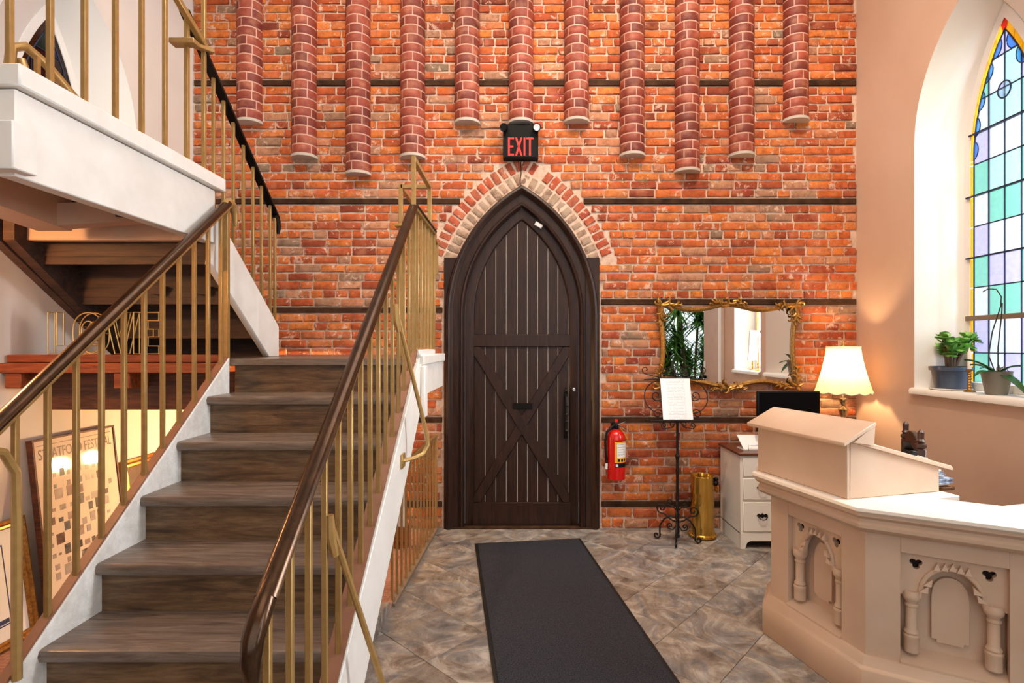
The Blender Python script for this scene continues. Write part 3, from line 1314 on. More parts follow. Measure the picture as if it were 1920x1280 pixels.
# pale backing board shows in the joints between the planks
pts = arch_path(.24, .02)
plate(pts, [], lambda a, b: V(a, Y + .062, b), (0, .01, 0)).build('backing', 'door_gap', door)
apoly = arch_path(.245, .02)
apoly = apoly[::-1]
px2x = lambda p: (p - 976) * WALL_Y / 1000
lines = [888, 909, 929, 949, 970, 989, 1008.5, 1028, 1047, 1067.5]
for a, b in zip(lines[:-1], lines[1:]):
    x0, x1 = px2x(a) + .0031, px2x(b) - .0031
    q = clip_convex([(x0, .02), (x1, .02), (x1, 3), (x0, 3)], apoly)
    MB().prism([V(u, Y + .052, v_) for u, v_ in q], (0, .012, 0)).build('plank', 'door_wood', door, bevel=.001)
xl, xr = DC - DHW + .246, DC + DHW - .246
MB().box(xl - .01, xr + .01, Y + .035, Y + .075, 1.59, 1.702).build('middle_rail', 'door_wood', door, bevel=.005)
MB().box(xl - .01, xr + .01, Y + .035, Y + .075, .012, .217).build('bottom_rail', 'door_wood', door, bevel=.005)


def brace(p, q, wd, y0):
    p, q = Vector(p), Vector(q)
    d = (q - p).normalized()
    n_ = Vector((-d.y, d.x)) * wd / 2
    e = d * .06
    quad = [p - e - n_, q + e - n_, q + e + n_, p - e + n_]
    qq = clip_convex([tuple(k) for k in quad], [(xl - .004, .215), (xr + .004, .215), (xr + .004, 1.592), (xl - .004, 1.592)])
    MB().prism([V(a, y0, b) for a, b in qq], (0, .03, 0)).build('brace', 'door_wood', door, bevel=.006)


brace((xl + .02, 1.565), (xr - .02, .235), .088, Y + .036)
brace((xr - .02, 1.565), (xl + .02, .235), .088, Y + .040)
MB().box(px2x(961), px2x(998), Y + .028, Y + .05, 1.042, 1.095).build('latch_block', 'sign_black', door, bevel=.003)
# iron pull handle on its plate
hx, z0, z1 = px2x(1062), .80, 1.19
mb = MB().box(hx - .018, hx + .018, Y + .022, Y + .036, z0 - .02, z1)
hd = mb.build('handle_plate', 'sign_black', door, bevel=.004)
mb = MB()
mb.tube([(hx, Y + .03, z0), (hx, Y - .015, z0 + .03), (hx, Y - .03, z0 + .08), (hx, Y - .03, z1 - .10), (hx, Y - .015, z1 - .04), (hx, Y + .03, z1 - .02)], .012, 8)
for k, r in ((.06, .017), (.14, .015), (.20, .018), (.28, .016)):
    mb.ball((hx, Y - .03, z0 + k), r)
mb.build('pull', 'iron', hd)
mb = MB().ball((hx, Y + .02, z1 + .015), .016)
mb.ball((hx, Y + .02, z1 + .04), .009)
mb.build('finial', 'iron', hd)
MB().lathe([(.017, 0), (.017, .006), (.012, .010)], (px2x(1077), Y + .034, 1.212), 16, (1, 0, 0), (0, 0, 1), (0, -1, 0)).build('lock_cylinder', 'chrome', door)
mb = MB().frame_box(V(px2x(1010), Y + .01, 2.66), V(.86, 0, -.5), V(0, 1, 0), V(.5, 0, .86), -.035, .035, 0, .03, -.018, .018)
mb.build('door_contact', 'photo_frame', door, bevel=.003)
# square-topped plinth boards behind the arch
MB().box(DC - DHW - .012, DC - DHW + .11, Y - .006, Y + .05, 0, 2.37).build('jamb_board', 'door_wood', door, bevel=.003)
MB().box(DC + DHW - .11, DC + DHW + .012, Y - .006, Y + .05, 0, 2.37).build('jamb_board', 'door_wood', door, bevel=.003)
MB().box(DC - DHW, DC + DHW, Y - .02, Y + .1, -.005, .012).build('threshold', 'strip_wood', door)

# ================================================================== EXIT SIGN
ys = WALL_Y - .075
ex = thing('exit_sign', 'black lit EXIT sign with two emergency lamps above the arched door', 'sign', (.003, WALL_Y - .04, 3.21))
MB().box(-.150, .153, ys, WALL_Y - .002, 3.21, 3.508).build('housing', 'sign_black', ex, bevel=.006)
MB().box(-.132, .135, ys - .004, ys + .002, 3.222, 3.40).build('legend_plate', 'sign_black', ex, bevel=.002)
yt = ys - .008
def letter(polys):
    mb = MB()
    for q in polys:
        mb.prism([V(a, yt, b) for a, b in q], (0, .005, 0))
    mb.build('letter', 'exit_red', ex)
B, T, s = 3.235, 3.390, .016
def rect(a, b, c, d):
    return [(a, c), (b, c), (b, d), (a, d)]
x = -.108
letter([rect(x, x + s, B, T), rect(x + s, x + .052, B, B + s), rect(x + s, x + .046, (B + T) / 2 - s / 2, (B + T) / 2 + s / 2), rect(x + s, x + .052, T - s, T)])
x = -.046
letter([[(x, B), (x + s, B), (x + .062, T), (x + .062 - s, T)], [(x + .062 - s, B), (x + .062, B), (x + s, T), (x, T)]])
x = .026
letter([rect(x, x + s, B, T)])
x = .050
letter([rect(x, x + .062, T - s, T), rect(x + .031 - s / 2, x + .031 + s / 2, B, T - s)])
for xx, dx, mt in ((-.128, -.35, 'black_plastic'), (.132, .12, 'chrome')):
    d = V(dx, -1, -.12).normalized()
    s_ = d.cross(V(0, 0, 1)).normalized()
    u_ = s_.cross(d)
    c = V(xx, ys + .004, 3.468)
    lh = MB().lathe([(.018, 0), (.030, .02), (.036, .05), (.034, .056), (.028, .05)], c, 20, s_, u_, d).build('lamp_head', mt if mt == 'black_plastic' else 'sign_black', ex)
    MB().lathe([(1e-6, .046), (.028, .049), (.028, .052), (1e-6, .053)], c, 20, s_, u_, d).build('lens', 'lens_glass' if mt == 'chrome' else 'black_plastic', lh)
MB().tube([(.003, WALL_Y - .012, 3.21), (.005, WALL_Y - .010, 3.10), (-.004, WALL_Y - .010, 3.04), (0, WALL_Y - .010, 3.0)], .0045, 6).build('cable', 'black_plastic', ex)

# ================================================================== STAIRS
RUN, RISE = .24, .1905
Y5, LANDZ = 2.995, 1.524
SX0, SX1 = -1.617, -.62
stair = thing('staircase', 'brown wooden flight of stairs with white stringers leading up to the landing', 'staircase', (-1.12, 1.3, 0))
for i in range(-3, 5):
    y0 = Y5 - RUN * (5 - i)
    zt = LANDZ - RISE * (5 - i)
    if zt < .05:
        continue
    mb = MB()
    pr = [(-.005, zt - .040), (-.010, zt - .020), (-.004, zt - .004), (.006, zt), (RUN + .03, zt), (RUN + .03, zt - .042), (.002, zt - .042)]
    mb.prism([V(SX0 - .005, y0 + a, b) for a, b in pr], (SX1 - SX0 + .01, 0, 0))
    mb.build('tread', 'tread_wood', stair)
for i in range(-2, 6):
    y0 = Y5 - RUN * (5 - i)
    zt = LANDZ - RISE * (5 - i)
    MB().box(SX0, SX1, y0 + .025, y0 + .045, max(0, zt - RISE - .01), zt - .040).build('riser', 'riser_wood', stair)


def nose(y):
    return LANDZ - (Y5 - y) * RISE / RUN


def stringer_poly(y0, y1, top, depth):
    zt = lambda y: nose(y) + top
    pts = [(y0, max(-.02, zt(y0) - depth)), (y0 + 0, zt(y0)), (y1, zt(y1)), (y1, zt(y1) - depth)]
    return pts


for x0, x1, mt in ((-1.665, SX0, 'white_rough'), (SX1, -.578, 'white_paint')):
    ya, yb = 1.12, 3.06 if x0 > -1 else 2.965
    zt = lambda y: nose(y) + .038
    low = .41
    y_fl = Y5 - (LANDZ + .038 - low) * RUN / RISE
    poly = [(ya, zt(ya)), (yb, min(zt(yb), 1.53)), (yb, zt(yb) - low), (y_fl, 0.0), (ya, 0.0)]
    MB().prism([V(x0, a, b) for a, b in poly], (x1 - x0, 0, 0)).build('stringer', mt, stair, bevel=.003)

# landing platform
land = thing('stair_landing', 'wooden half landing against the brick wall with white edge blocks', 'landing', (-1.7, 3.8, 1.2))
MB().prism([V(SX0 - .02, Y5 - .008, LANDZ - .036), V(SX0 - .02, Y5 - .004, LANDZ), V(SX0 - .02, Y5 + .05, LANDZ), V(SX0 - .02, Y5 + .05, LANDZ - .04)], (SX1 - SX0 + .04, 0, 0)).build('nosing', 'tread_wood', land)
for k in range(13):
    a = 3.045 + k * .123
    MB().box(XL + .01, -.62 if a < 3.95 else -.80, a, a + .120, LANDZ - .04, LANDZ - .001).build('floor_board', 'tread_wood', land, bevel=.002)
MB().box(SX0, -.62, 3.03, 3.07, 1.29, 1.485).build('header', 'white_paint', land)
MB().box(-.635, -.575, 3.07, 3.95, 1.30, LANDZ - .035).build('edge_beam', 'white_paint', land, bevel=.004)
MB().box(-.645, -.558, 3.09, 3.95, LANDZ - .038, LANDZ + .018).build('edge_cap', 'white_paint', land, bevel=.005)
MB().box(-.64, -.575, 3.04, 3.60, LANDZ + .016, LANDZ + .05).build('edge_block', 'white_paint', land, bevel=.005)
MB().prism([V(-.578, 3.07, z) for z in (0,)] and [V(-.578, 3.07, 1.18), V(-.578, 3.16, 1.18), V(-.578, 3.16, 1.48), V(-.578, 3.07, 1.48)], (.028, 0, 0)).build('edge_block', 'white_paint', land, bevel=.006)
# timber ledge left of the flight
MB().box(XL + .012, -1.668, 2.965, 3.045, 1.502, 1.546).build('ledge_plank', 'orange_wood', land, bevel=.004)
MB().box(XL + .004, -1.668, 2.93, 3.045, 1.446, 1.500).build('ledge_plank', 'orange_wood', land, bevel=.004)
for xx in (-2.80, -2.20):
    MB().box(xx - .045, xx + .045, 2.94, 3.10, 1.36, 1.446).build('bearer', 'orange_wood', land, bevel=.004)
MB().box(XL + .12, -1.668, 3.10, 3.13, 1.225, 1.446).build('fascia_board', 'brown_board', land)

# ---- railings
HP = [(-.024, 0), (-.027, .010), (-.022, .021), (-.010, .028), (.010, .028), (.022, .021), (.027, .010), (.024, 0)]
CH = [(-.018, -.014), (-.022, -.003), (-.018, 0.002), (.018, 0.002), (.022, -.003), (.018, -.014)]


def baluster(root, x, y, z0, z1, wd=.0175, mat='brass_paint', name='baluster'):
    MB().box(x - wd / 2, x + wd / 2, y - wd / 2, y + wd / 2, z0, z1).build(name, mat, root, bevel=.002)


def rail(root, path, mat='bronze_rail', chan='brass_paint'):
    MB().sweep(HP, path).build('handrail', mat, root)
    MB().sweep(CH, path).build('rail_channel', chan, root)


# right-hand rail of the flight, turning along the landing edge
XRR = -.600
rr = thing('stair_railing', 'brass railing with bronze handrail on the door side of the stairs', 'railing', (XRR, 1.3, 0))
RH = .845
hz = lambda y: nose(y) + RH
path = [(XRR, y, hz(y)) for y in (1.26, 1.5, 2.0, 2.5, Y5 - .01)]
rail(rr, path)
zb_ = hz(1.26)
MB().tube([(XRR, 1.30, hz(1.30) + .012), (XRR, 1.262, zb_ + .010), (XRR, 1.225, zb_ - .022), (XRR, 1.196, zb_ - .060), (XRR, 1.186, zb_ - .105), (XRR, 1.194, zb_ - .150), (XRR, 1.205, zb_ - .175)], [.020, .025, .026, .025, .022, .017, .010], 12).build('rail_end', 'bronze_rail', rr)
MB().sweep([(-.028, -.005), (-.028, .005), (.028, .005), (.028, -.005)], [(XRR - .008, 1.13, nose(1.13) + .043), (XRR - .008, Y5 + .01, nose(Y5 + .01) + .038)]).build('base_rail', 'base_brown', rr)
for k in range(15):
    y = 1.265 + .1232 * k
    if k == 14:
        break
    baluster(rr, XRR, y, nose(y) + .035, hz(y) - .004)
baluster(rr, XRR, Y5, 1.50, 2.66, .024, name='newel_post')
# level guard along the landing
rail(rr, [(XRR, Y5 + .01, 2.372), (XRR, 3.66, 2.372)])
for y in (3.10, 3.22, 3.34, 3.46, 3.58):
    baluster(rr, XRR, y, LANDZ + .03, 2.37)
baluster(rr, XRR + .005, 3.66, LANDZ + .03, 2.37, .022, name='newel_post')
baluster(rr, XRR + .008, 3.78, 2.10, 2.33, .020, name='spindle')
MB().bar((XRR, 3.66, 2.36), (XRR + .01, 3.80, 2.31), .018, .018).build('bracket', 'brass_paint', rr)
# raised square guard added above it
g = .026
for p, q in (((XRR, Y5, 2.645), (XRR, 3.52, 2.645)), ((XRR, 3.52, 2.645), (-.79, 3.52, 2.645)), ((-.79, 3.52, 2.645), (-.79, 4.02, 2.645))):
    MB().bar(p, q, g, g).build('guard_rail', 'brass_paint', rr, bevel=.002)
MB().box(XRR - .013, XRR + .013, 3.507, 3.533, 2.372, 2.658).build('guard_post', 'brass_paint', rr, bevel=.002)
MB().box(-.803, -.777, 3.507, 3.533, 2.392, 2.658).build('guard_post', 'brass_paint', rr, bevel=.002)
MB().box(-.826, -.754, 3.485, 3.555, 2.378, 2.394).build('guard_flange', 'brass_paint', rr, bevel=.003)
MB().box(-.80, -.78, 4.0, 4.02, LANDZ, 2.658).build('guard_post', 'brass_paint', rr, bevel=.002)
MB().box(-.803, -.777, 3.507, 3.533, LANDZ, 2.378).build('guard_post', 'brass_paint', rr, bevel=.002)
# outrigger braces bent out from the balusters
for y, zt in ((2.497, 1.76), (1.635, 1.045)):
    a = V(XRR + .016, y, zt)
    MB().tube([a + V(0, 0, .03), a + V(.002, .002, -.04), a + V(.012, .01, -.10)], [.012, .015, .011], 7).build('weld', 'brass_paint', rr)
    p0, p1 = a + V(.005, .01, -.02), a + V(.112, .20, -.62)
    pth = [p0, p0.lerp(p1, .5), p1, p1 + V(.006, -.005, -.045), p1 + V(-.015, -.03, -.085), p1 + V(-.055, -.06, -.10), V(-.575, p1.y - .10, p1.z - .105)]
    MB().tube(pth, .0105, 8).build('brace', 'brass_paint', rr)
    e = pth[-1]
    MB().box(-.579, -.568, e.y - .035, e.y + .035, e.z - .035, e.z + .035).build('brace_plate', 'brass_paint', rr, bevel=.003)

# left-hand rail
XLR = -1.640
lr = thing('stair_railing', 'brass railing with bronze handrail on the open left side of the stairs', 'railing', (XLR, 1.3, 0))
lz = lambda y: nose(y) + .875
path = [(XLR + .01, y, lz(y)) for y in (1.15, 1.6, 2.0, 2.5, 2.97)] 
rail(lr, path)
zb_ = lz(2.97)
MB().tube([(XLR + .01, 2.94, lz(2.94) + .012), (XLR + .01, 2.985, zb_ + .016), (XLR + .01, 3.02, zb_ + .006), (XLR + .01, 3.042, zb_ - .03), (XLR + .01, 3.048, zb_ - .07), (XLR + .01, 3.05, zb_ - .10)], [.024, .027, .024, .020, .015, .008], 12).build('rail_end', 'brass_paint', lr)
MB().sweep([(-.020, -.006), (-.020, .006), (.016, .006), (.016, -.006)], [(XLR, 1.13, nose(1.13) + .044), (XLR, 2.96, 1.53)]).build('base_rail', 'base_brown', lr)
for k in range(11):
    y = 1.731 + .1187 * k
    baluster(lr, XLR, y, nose(y) + .035, lz(y) - .004, .0178)
baluster(lr, XLR, 2.975, 1.50, lz(2.975), .026, name='newel_post')
MB().tube([(XLR + .03, 1.60, lz(1.60) - .01), (XLR + .03, 1.66, lz(1.60) - .03), (XLR + .03, 1.70, lz(1.6) - .10), (XLR + .03, 1.705, lz(1.6) - .25), (XLR + .03, 1.705, nose(1.7) + .03)], .014, 8).build('bent_bar', 'brass_paint', lr)

# ---- second flight, climbing back towards the viewer
XF0, XF1 = -2.60, -1.718
RISE2, RUN2 = .198, .25
up = thing('upper_staircase', 'upper flight of stairs with white stringer, seen from its dark underside', 'staircase', (-2.1, 3.4, LANDZ))
Yb = 3.66
un = lambda y: LANDZ + RISE2 + (Yb - y) * RISE2 / RUN2
for k in range(5):
    y = Yb - RUN2 * k
    z0 = LANDZ + RISE2 * k
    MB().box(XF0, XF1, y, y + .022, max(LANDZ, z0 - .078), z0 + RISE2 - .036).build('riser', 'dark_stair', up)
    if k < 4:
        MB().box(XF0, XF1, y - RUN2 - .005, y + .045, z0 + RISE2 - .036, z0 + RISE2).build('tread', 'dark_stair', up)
poly = [(3.70, LANDZ), (3.70, un(3.70) + .04), (2.90, un(2.90) + .04), (2.93, 2.17), (2.90, un(2.90) - .285), (3.56, LANDZ)]
MB().prism([V(-1.718, a, b) for a, b in poly], (.042, 0, 0)).build('stringer', 'white_paint', up, bevel=.003)
poly = [(3.70, LANDZ), (3.70, un(3.70) + .02), (2.74, un(2.74) + .02), (2.74, un(2.74) - .31), (3.54, LANDZ)]
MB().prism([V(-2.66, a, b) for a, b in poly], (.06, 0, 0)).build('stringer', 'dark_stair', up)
MB().prism([V(-2.665, a, b) for a, b in [(2.72, 2.14), (2.72, 2.33), (3.64, LANDZ + .10), (3.56, LANDZ)]], (-.05, 0, 0)).build('cleat', 'dark_stair', up)
for xx in (-2.13, -1.87):
    MB().prism([V(xx - .05, 3.12, 1.945), V(xx + .05, 3.12, 1.945), V(xx + .03, 3.12, 1.897), V(xx - .03, 3.12, 1.897)], (0, .12, 0)).build('glue_block', 'dark_stair', up)

# ---- upper landing with white fascia
UZ = 2.512
ul = thing('upper_landing', 'white-edged upper stair landing jutting out over the stairs', 'landing', (-2.25, 2.3, 2.15))
MB().box(XL + .005, -1.74, 1.79, 2.81, 2.36, UZ).build('deck', 'tan_paint_shade', ul)
MB().box(-1.74, -1.677, 1.77, 2.93, 2.157, 2.447).build('fascia', 'white_paint', ul, bevel=.004)
MB().box(-1.75, -1.648, 1.755, 2.985, 2.451, 2.526).build('fascia_cap', 'white_paint', ul, bevel=.006)
MB().box(XL + .005, -1.742, 1.77, 1.82, 2.27, 2.447).build('end_fascia', 'tan_paint_shade', ul, bevel=.004)  # tan stands in for shade on the near end of the white landing
MB().box(-1.93, -1.638, 1.72, 1.81, 2.167, 2.323).build('beam_end', 'white_paint', ul, bevel=.004)
MB().box(XL + .005, -1.742, 2.81, 2.86, 2.152, 2.36).build('header', 'tan_paint_shade', ul, bevel=.003)
MB().prism([V(-2.39, 1.85, 2.225), V(-2.215, 1.85, 2.225), V(-2.215, 2.64, 2.162), V(-2.39, 2.64, 2.162)], (0, 0, .167)).build('joist', 'tan_paint_shade', ul, bevel=.004)
MB().prism([V(-2.215, 2.55, 2.172), V(-2.215, 2.64, 2.172), V(-1.87, 2.81, 2.245), V(-1.87, 2.745, 2.245)], (0, 0, .105)).build('joist', 'tan_paint_shade', ul)

ur = thing('landing_railing', 'brass railing along the edge of the upper landing', 'railing', (-1.70, 2.3, 2.526))
XU = -1.705
for y in (1.78, 1.933, 2.085, 2.244, 2.40, 2.557):
    baluster(ur, XU, y, 2.524, 3.50, .019)
baluster(ur, XU, 2.725, 2.524, 3.27, .021, name='newel_post')
baluster(ur, XU + .01, 2.855, 2.524, 3.50, .020, name='newel_post')
rail(ur, [(XU, 1.76, 3.50), (XU, 2.70, 3.50)])
MB().box(-1.77, XU + .062, 2.68, 2.735, 3.12, 3.146).build('rail_plate', 'brass_paint', ur, bevel=.003)
MB().bar((-1.737, 2.725, 3.16), (-1.665, 2.88, 3.18), .042, .02).build('rail_plate', 'brass_paint', ur, bevel=.003)
MB().bar((-1.685, 2.55, 3.327), (-1.685, 2.87, 3.18), .03, .03).build('rail_drop', 'brass_paint', ur, bevel=.003)

fr = thing('stair_railing', 'dark-topped brass railing of the upper flight against the brick wall', 'railing', (XU, 3.2, LANDZ))
fz = lambda y: un(y) + .806
MB().sweep(HP, [(XU, 2.70, fz(2.70)), (XU, 3.12, fz(3.12)), (XU, 3.72, fz(3.72))]).build('handrail', 'black_rail', fr)
MB().tube([(XU, 3.70, fz(3.70) + .012), (XU, 3.735, fz(3.735) - .002), (XU, 3.75, fz(3.75) - .03), (XU, 3.752, fz(3.75) - .075)], [.024, .025, .02, .010], 10).build('rail_end', 'black_rail', fr)
for y in (2.961, 3.062, 3.165, 3.28, 3.398, 3.509, 3.63, 3.70):
    baluster(fr, XU, y, un(y) + .035, fz(y), .017)
# scroll-ended rail on the far side of the upper landing
sr = thing('landing_railing', 'brass scroll-ended handrail at the back of the upper landing', 'railing', (-2.45, 2.5, UZ))
pth = [(-2.50, 2.66, 3.03), (-2.50, 2.70, 2.96), (-2.50, 2.66, 2.91), (-2.50, 2.61, 2.97), (-2.50, 2.62, 3.06), (-2.49, 2.68, 3.10), (-2.47, 2.78, 3.06), (-2.42, 3.10, 2.83)]
MB().tube(pth, .024, 10).build('handrail', 'brass_paint', sr)
for a, b in ((2.72, 3.07), (2.90, 2.96)):
    MB().box(-2.475, -2.455, a - .01, a + .01, 2.30 if a > 2.82 else UZ, b).build('baluster', 'brass_paint', sr)

# ---- railing guarding the lower brick floor
br = thing('floor_railing', 'low brass railing on the floor between the stairs and the arched door', 'railing', (-.76, 3.95, 0))
pa, pb = V(-.735, 4.61, 0), V(-.79, 3.28, 0)
n = 12
for k in range(n + 1):
    p = pa.lerp(pb, k / n)
    MB().box(p.x - .007, p.x + .007, p.y - .007, p.y + .007, .02, .81).build('baluster', 'brass_paint', br)
MB().bar(pa + V(0, .03, .815), pb + V(0, -.02, .815), .03, .022).build('top_rail', 'brass_paint', br, bevel=.003)
MB().bar(pa + V(0, .03, .012), pb + V(0, -.02, .012), .045, .024).build('bottom_rail', 'socket_brown', br, bevel=.003)
baluster(br, pa.x + .0, pa.y + .03, 0, .83, .024, name='end_post')
# chipped slate edge of the floor beside the stringer
random.seed(3)
edge = thing('slate_edging', 'broken slate edging stones beside the white stair stringer', 'edging', (-.80, 2.9, -.03))
y = 2.35
while y < 3.25:
    l = random.uniform(.06, .13)
    mb = MB().box(-.815 - random.uniform(0, .03), -.785, y, y + l - .004, -.03, random.uniform(.03, .09))
    mb.build('stone', 'brick_floor' if random.random() < .4 else 'slate', edge, bevel=.008)
    y += l
# white panel with orange skirting below the landing
pn = thing('panelled_partition', 'white panel with orange wood skirting below the landing', 'partition', (-1.15, 4.3, -.03))
MB().box(-1.5, -.93, 4.30, 4.34, .14, .95).build('panel', 'white_paint', pn)
MB().box(-1.52, -.91, 4.28, 4.35, -.03, .14).build('skirting', 'orange_wood', pn, bevel=.004)

# ================================================================== RUG
rug = thing('entrance_mat', 'long charcoal carpet runner with rubber edge in front of the door', 'rug', (.06, 4.35, 0))
c0, d0 = V(-.37, 4.297, 0), V(.135, -.991, 0)
e0 = V(.991, .135, 0)
q = [c0, c0 + e0 * .873, c0 + e0 * .873 + d0 * 3.0, c0 + d0 * 3.0]
MB().prism([p + V(0, 0, .0005) for p in q], (0, 0, .007)).build('rubber_backing', 'rubber', rug, bevel=.002)
i_ = .022
q2 = [c0 + (e0 + d0) * i_, c0 + e0 * (.873 - i_) + d0 * i_, c0 + e0 * (.873 - i_) + d0 * (3.0 - i_), c0 + e0 * i_ + d0 * (3.0 - i_)]
MB().prism([p + V(0, 0, .006) for p in q2], (0, 0, .007)).build('pile', 'rug', rug, bevel=.003)

# ================================================================== PULPIT COUNTER
FP = [V(1.45, 3.24, 0), V(1.30, 2.98, 0), V(1.468, 2.33, 0), V(2.066, 1.985, 0), V(2.714, 2.158, 0)]


def offs(t):
    """front line moved inwards (away from the viewer side) by t"""
    out = []
    ns = []
    for a, b in zip(FP[:-1], FP[1:]):
        d = (b - a).normalized()
        ns.append(V(-d.y, d.x, 0))      # inward
    for i, p in enumerate(FP):
        if i == 0:
            out.append(p + ns[0] * t)
        elif i == len(FP) - 1:
            out.append(p + ns[-1] * t)
        else:
            m_ = (ns[i - 1] + ns[i]).normalized()
            out.append(p + m_ * (t / m_.dot(ns[i])))
    return out


def psweep(prof):
    mb = MB()
    L = [offs(t) for t, z in prof]
    m, n = len(prof), len(FP)
    vs = [L[k][i] + V(0, 0, prof[k][1]) for i in range(n) for k in range(m)]
    fs = [(i * m + k, i * m + (k + 1) % m, (i + 1) * m + (k + 1) % m, (i + 1) * m + k) for i in range(n - 1) for k in range(m)]
    fs += [tuple(range(m)), tuple((n - 1) * m + k for k in range(m))[::-1]]
    return mb.add(vs, fs)


pul = thing('pulpit_counter', 'cream-painted faceted church pulpit counter with carved arch panels', 'counter', (1.7, 2.3, 0))
psweep([(.045, 0), (.045, .165), (.06, .175), (.07, .215), (.34, .215), (.34, 0)]).build('plinth', 'cream_paint', pul, bevel=.003)
psweep([(.0, .868), (-.006, .875), (-.004, .888), (.004, .892), (.33, .892), (.33, .868)]).build('counter_top', 'cream_top_lit', pul)
psweep([(.008, .868), (.008, .852), (.020, .840), (.030, .836), (.030, .822), (.022, .812), (.024, .796), (.040, .782), (.058, .772), (.34, .772), (.34, .868)]).build('cornice', 'cream_paint', pul)
BI = .088                        # body face set back from the counter edge
PB = offs(BI)
PD = offs(BI + .10)
PK = offs(.34)
MB().prism([p + V(0, 0, .21) for p in (PB[0], PB[1], PB[1] + (PK[1] - PB[1]) * .6, PB[0] + (PK[0] - PB[0]) * .6)], (0, 0, .565)).build('plain_side', 'cream_paint', pul)
for f in (1, 2, 3):
    o = PB[f]
    d = (PB[f + 1] - PB[f])
    Lf = d.length
    d.normalize()
    nin = V(-d.y, d.x, 0)
    z_ = V(0, 0, 1)
    m0, m1 = .128, Lf - .128
    fb = lambda mb, a, b, c, e, g, h: mb.frame_box(o, d, nin, z_, a, b, c, e, g, h)
    face = MB()
    q = [PB[f], o + d * m0, o + d * m0 + nin * .06, PB[f] + (PK[f] - PB[f]) * .6]
    face.prism([p + V(0, 0, .21) for p in q], (0, 0, .565))
    face.build('corner_post', 'cream_paint', pul)
    face = MB()
    q = [o + d * m1, PB[f + 1], PB[f + 1] + (PK[f + 1] - PB[f + 1]) * .6, o + d * m1 + nin * .06]
    face.prism([p + V(0, 0, .21) for p in q], (0, 0, .565))
    face.build('corner_post', 'cream_paint', pul)
    fb(MB(), m0, m1, 0.0, .06, .695, .775).build('top_rail', 'cream_paint', pul, bevel=.002)
    mb = MB()
    pr = [(-.012, .205), (-.012, .225), (.065, .262), (.10, .262), (.10, .205)]
    mb.prism([o + d * m0 + nin * a + z_ * b for a, b in pr], d * (m1 - m0))
    mb.build('sloped_ledge', 'cream_paint', pul)
    bp = fb(MB(), m0 - .02, m1 + .02, .078, .095, .23, .75).build('back_panel', 'cream_paint', pul)
    cm = (m0 + m1) / 2
    hw = (m1 - m0) / 2
    # spandrel board: pointed segmental arch cut-out and two trefoils
    ah = hw - .075
    def arc_pt(tt):            # three-quarter round arch with a flat point
        return (cm + ah * tt, .505 + .135 * math.sqrt(max(0, 1 - abs(tt) ** 2.1)))
    archp = [arc_pt(-1 + 2 * i / 22) for i in range(23)]
    outer = [(m0, .697), (m0, .505)] + archp + [(m1, .505), (m1, .697)]
    holes = []
    for cx in (m0 + .058, m1 - .058):
        tre = []
        for i in range(24):
            a = 2 * PI * i / 24
            r = .012 + .010 * abs(math.cos(1.5 * (a - PI / 2 + PI)))
            tre.append((cx + r * math.cos(a) * 1.15, .648 + r * math.sin(a) * 1.15))
        holes.append(tre)
    plate(outer, holes, lambda a, b: o + d * a + nin * .028 + z_ * b, nin * .026).build('spandrel', 'cream_paint', pul)
    for cx in (m0 + .058, m1 - .058):
        fb(MB(), cx - .036, cx + .036, .060, .064, .612, .690).build('trefoil_shade', 'hole_shade', pul)  # dark board painted in place of the shade inside the cut-outs
    # arch moulding with little carved crown
    ring = [(cm + (ah + .006) * t_, .505 + .143 * math.sqrt(max(0, 1 - abs(t_) ** 2.1))) for t_ in [-1 + 2 * i / 22 for i in range(23)]]
    MB().tube([o + d * a + nin * .026 + z_ * b for a, b in ring], .010, 8).build('arch_moulding', 'cream_paint', pul)
    for k in (-2, -1, 0, 1, 2):
        x_ = cm + k * .026
        zz = .646 - abs(k) * .004
        MB().prism([o + d * (x_ - .012) + nin * .006 + z_ * zz, o + d * (x_ + .012) + nin * .006 + z_ * zz, o + d * (x_ + .003) + nin * .014 + z_ * (zz + .030)], nin * .020).build('carved_point', 'cream_paint', pul)
    for s_ in (-1, 1):
        for k in (0, 1):
            x_ = cm + s_ * (ah * (.93 - .12 * k))
            zz = .535 + .03 * k
            MB().prism([o + d * (x_ - .015) + nin * .004 + z_ * zz, o + d * (x_ + .015) + nin * .004 + z_ * zz, o + d * (x_ - s_ * .018) + nin * .010 + z_ * (zz + .030)], nin * .020).build('carved_point', 'cream_paint', pul)
    # raised inner panel
    iw = hw - .115
    inner = [(cm - iw, .325), (cm - iw + .018, .325), (cm - iw + .018, .312), (cm + iw - .018, .312), (cm + iw - .018, .325), (cm + iw, .325), (cm + iw, .50)]
    inner += [(cm + iw * math.cos(PI * i / 14) * .98, .515 + .085 * math.sin(PI * i / 14) ** .9) for i in range(1, 14)]
    inner += [(cm - iw, .50)]
    plate(inner, [], lambda a, b: o + d * a + nin * .058 + z_ * b, nin * .024).build('raised_panel', 'cream_paint', pul, bevel=.004)
    # colonettes
    for cx in (m0 + .042, m1 - .042):
        base = o + d * cx + nin * .038
        prof = [(.024, .262), (.029, .262), (.029, .318), (.031, .322), (.031, .332), (.025, .338), (.029, .346), (.025, .354), (.021, .360),
                (.021, .455), (.025, .460), (.025, .468), (.021, .472), (.024, .482), (.033, .492), (.035, .505), (.032, .518), (.028, .526), (.012, .528)]
        MB().lathe(prof, base, 16, d, -nin).build('colonette', 'cream_paint', pul)
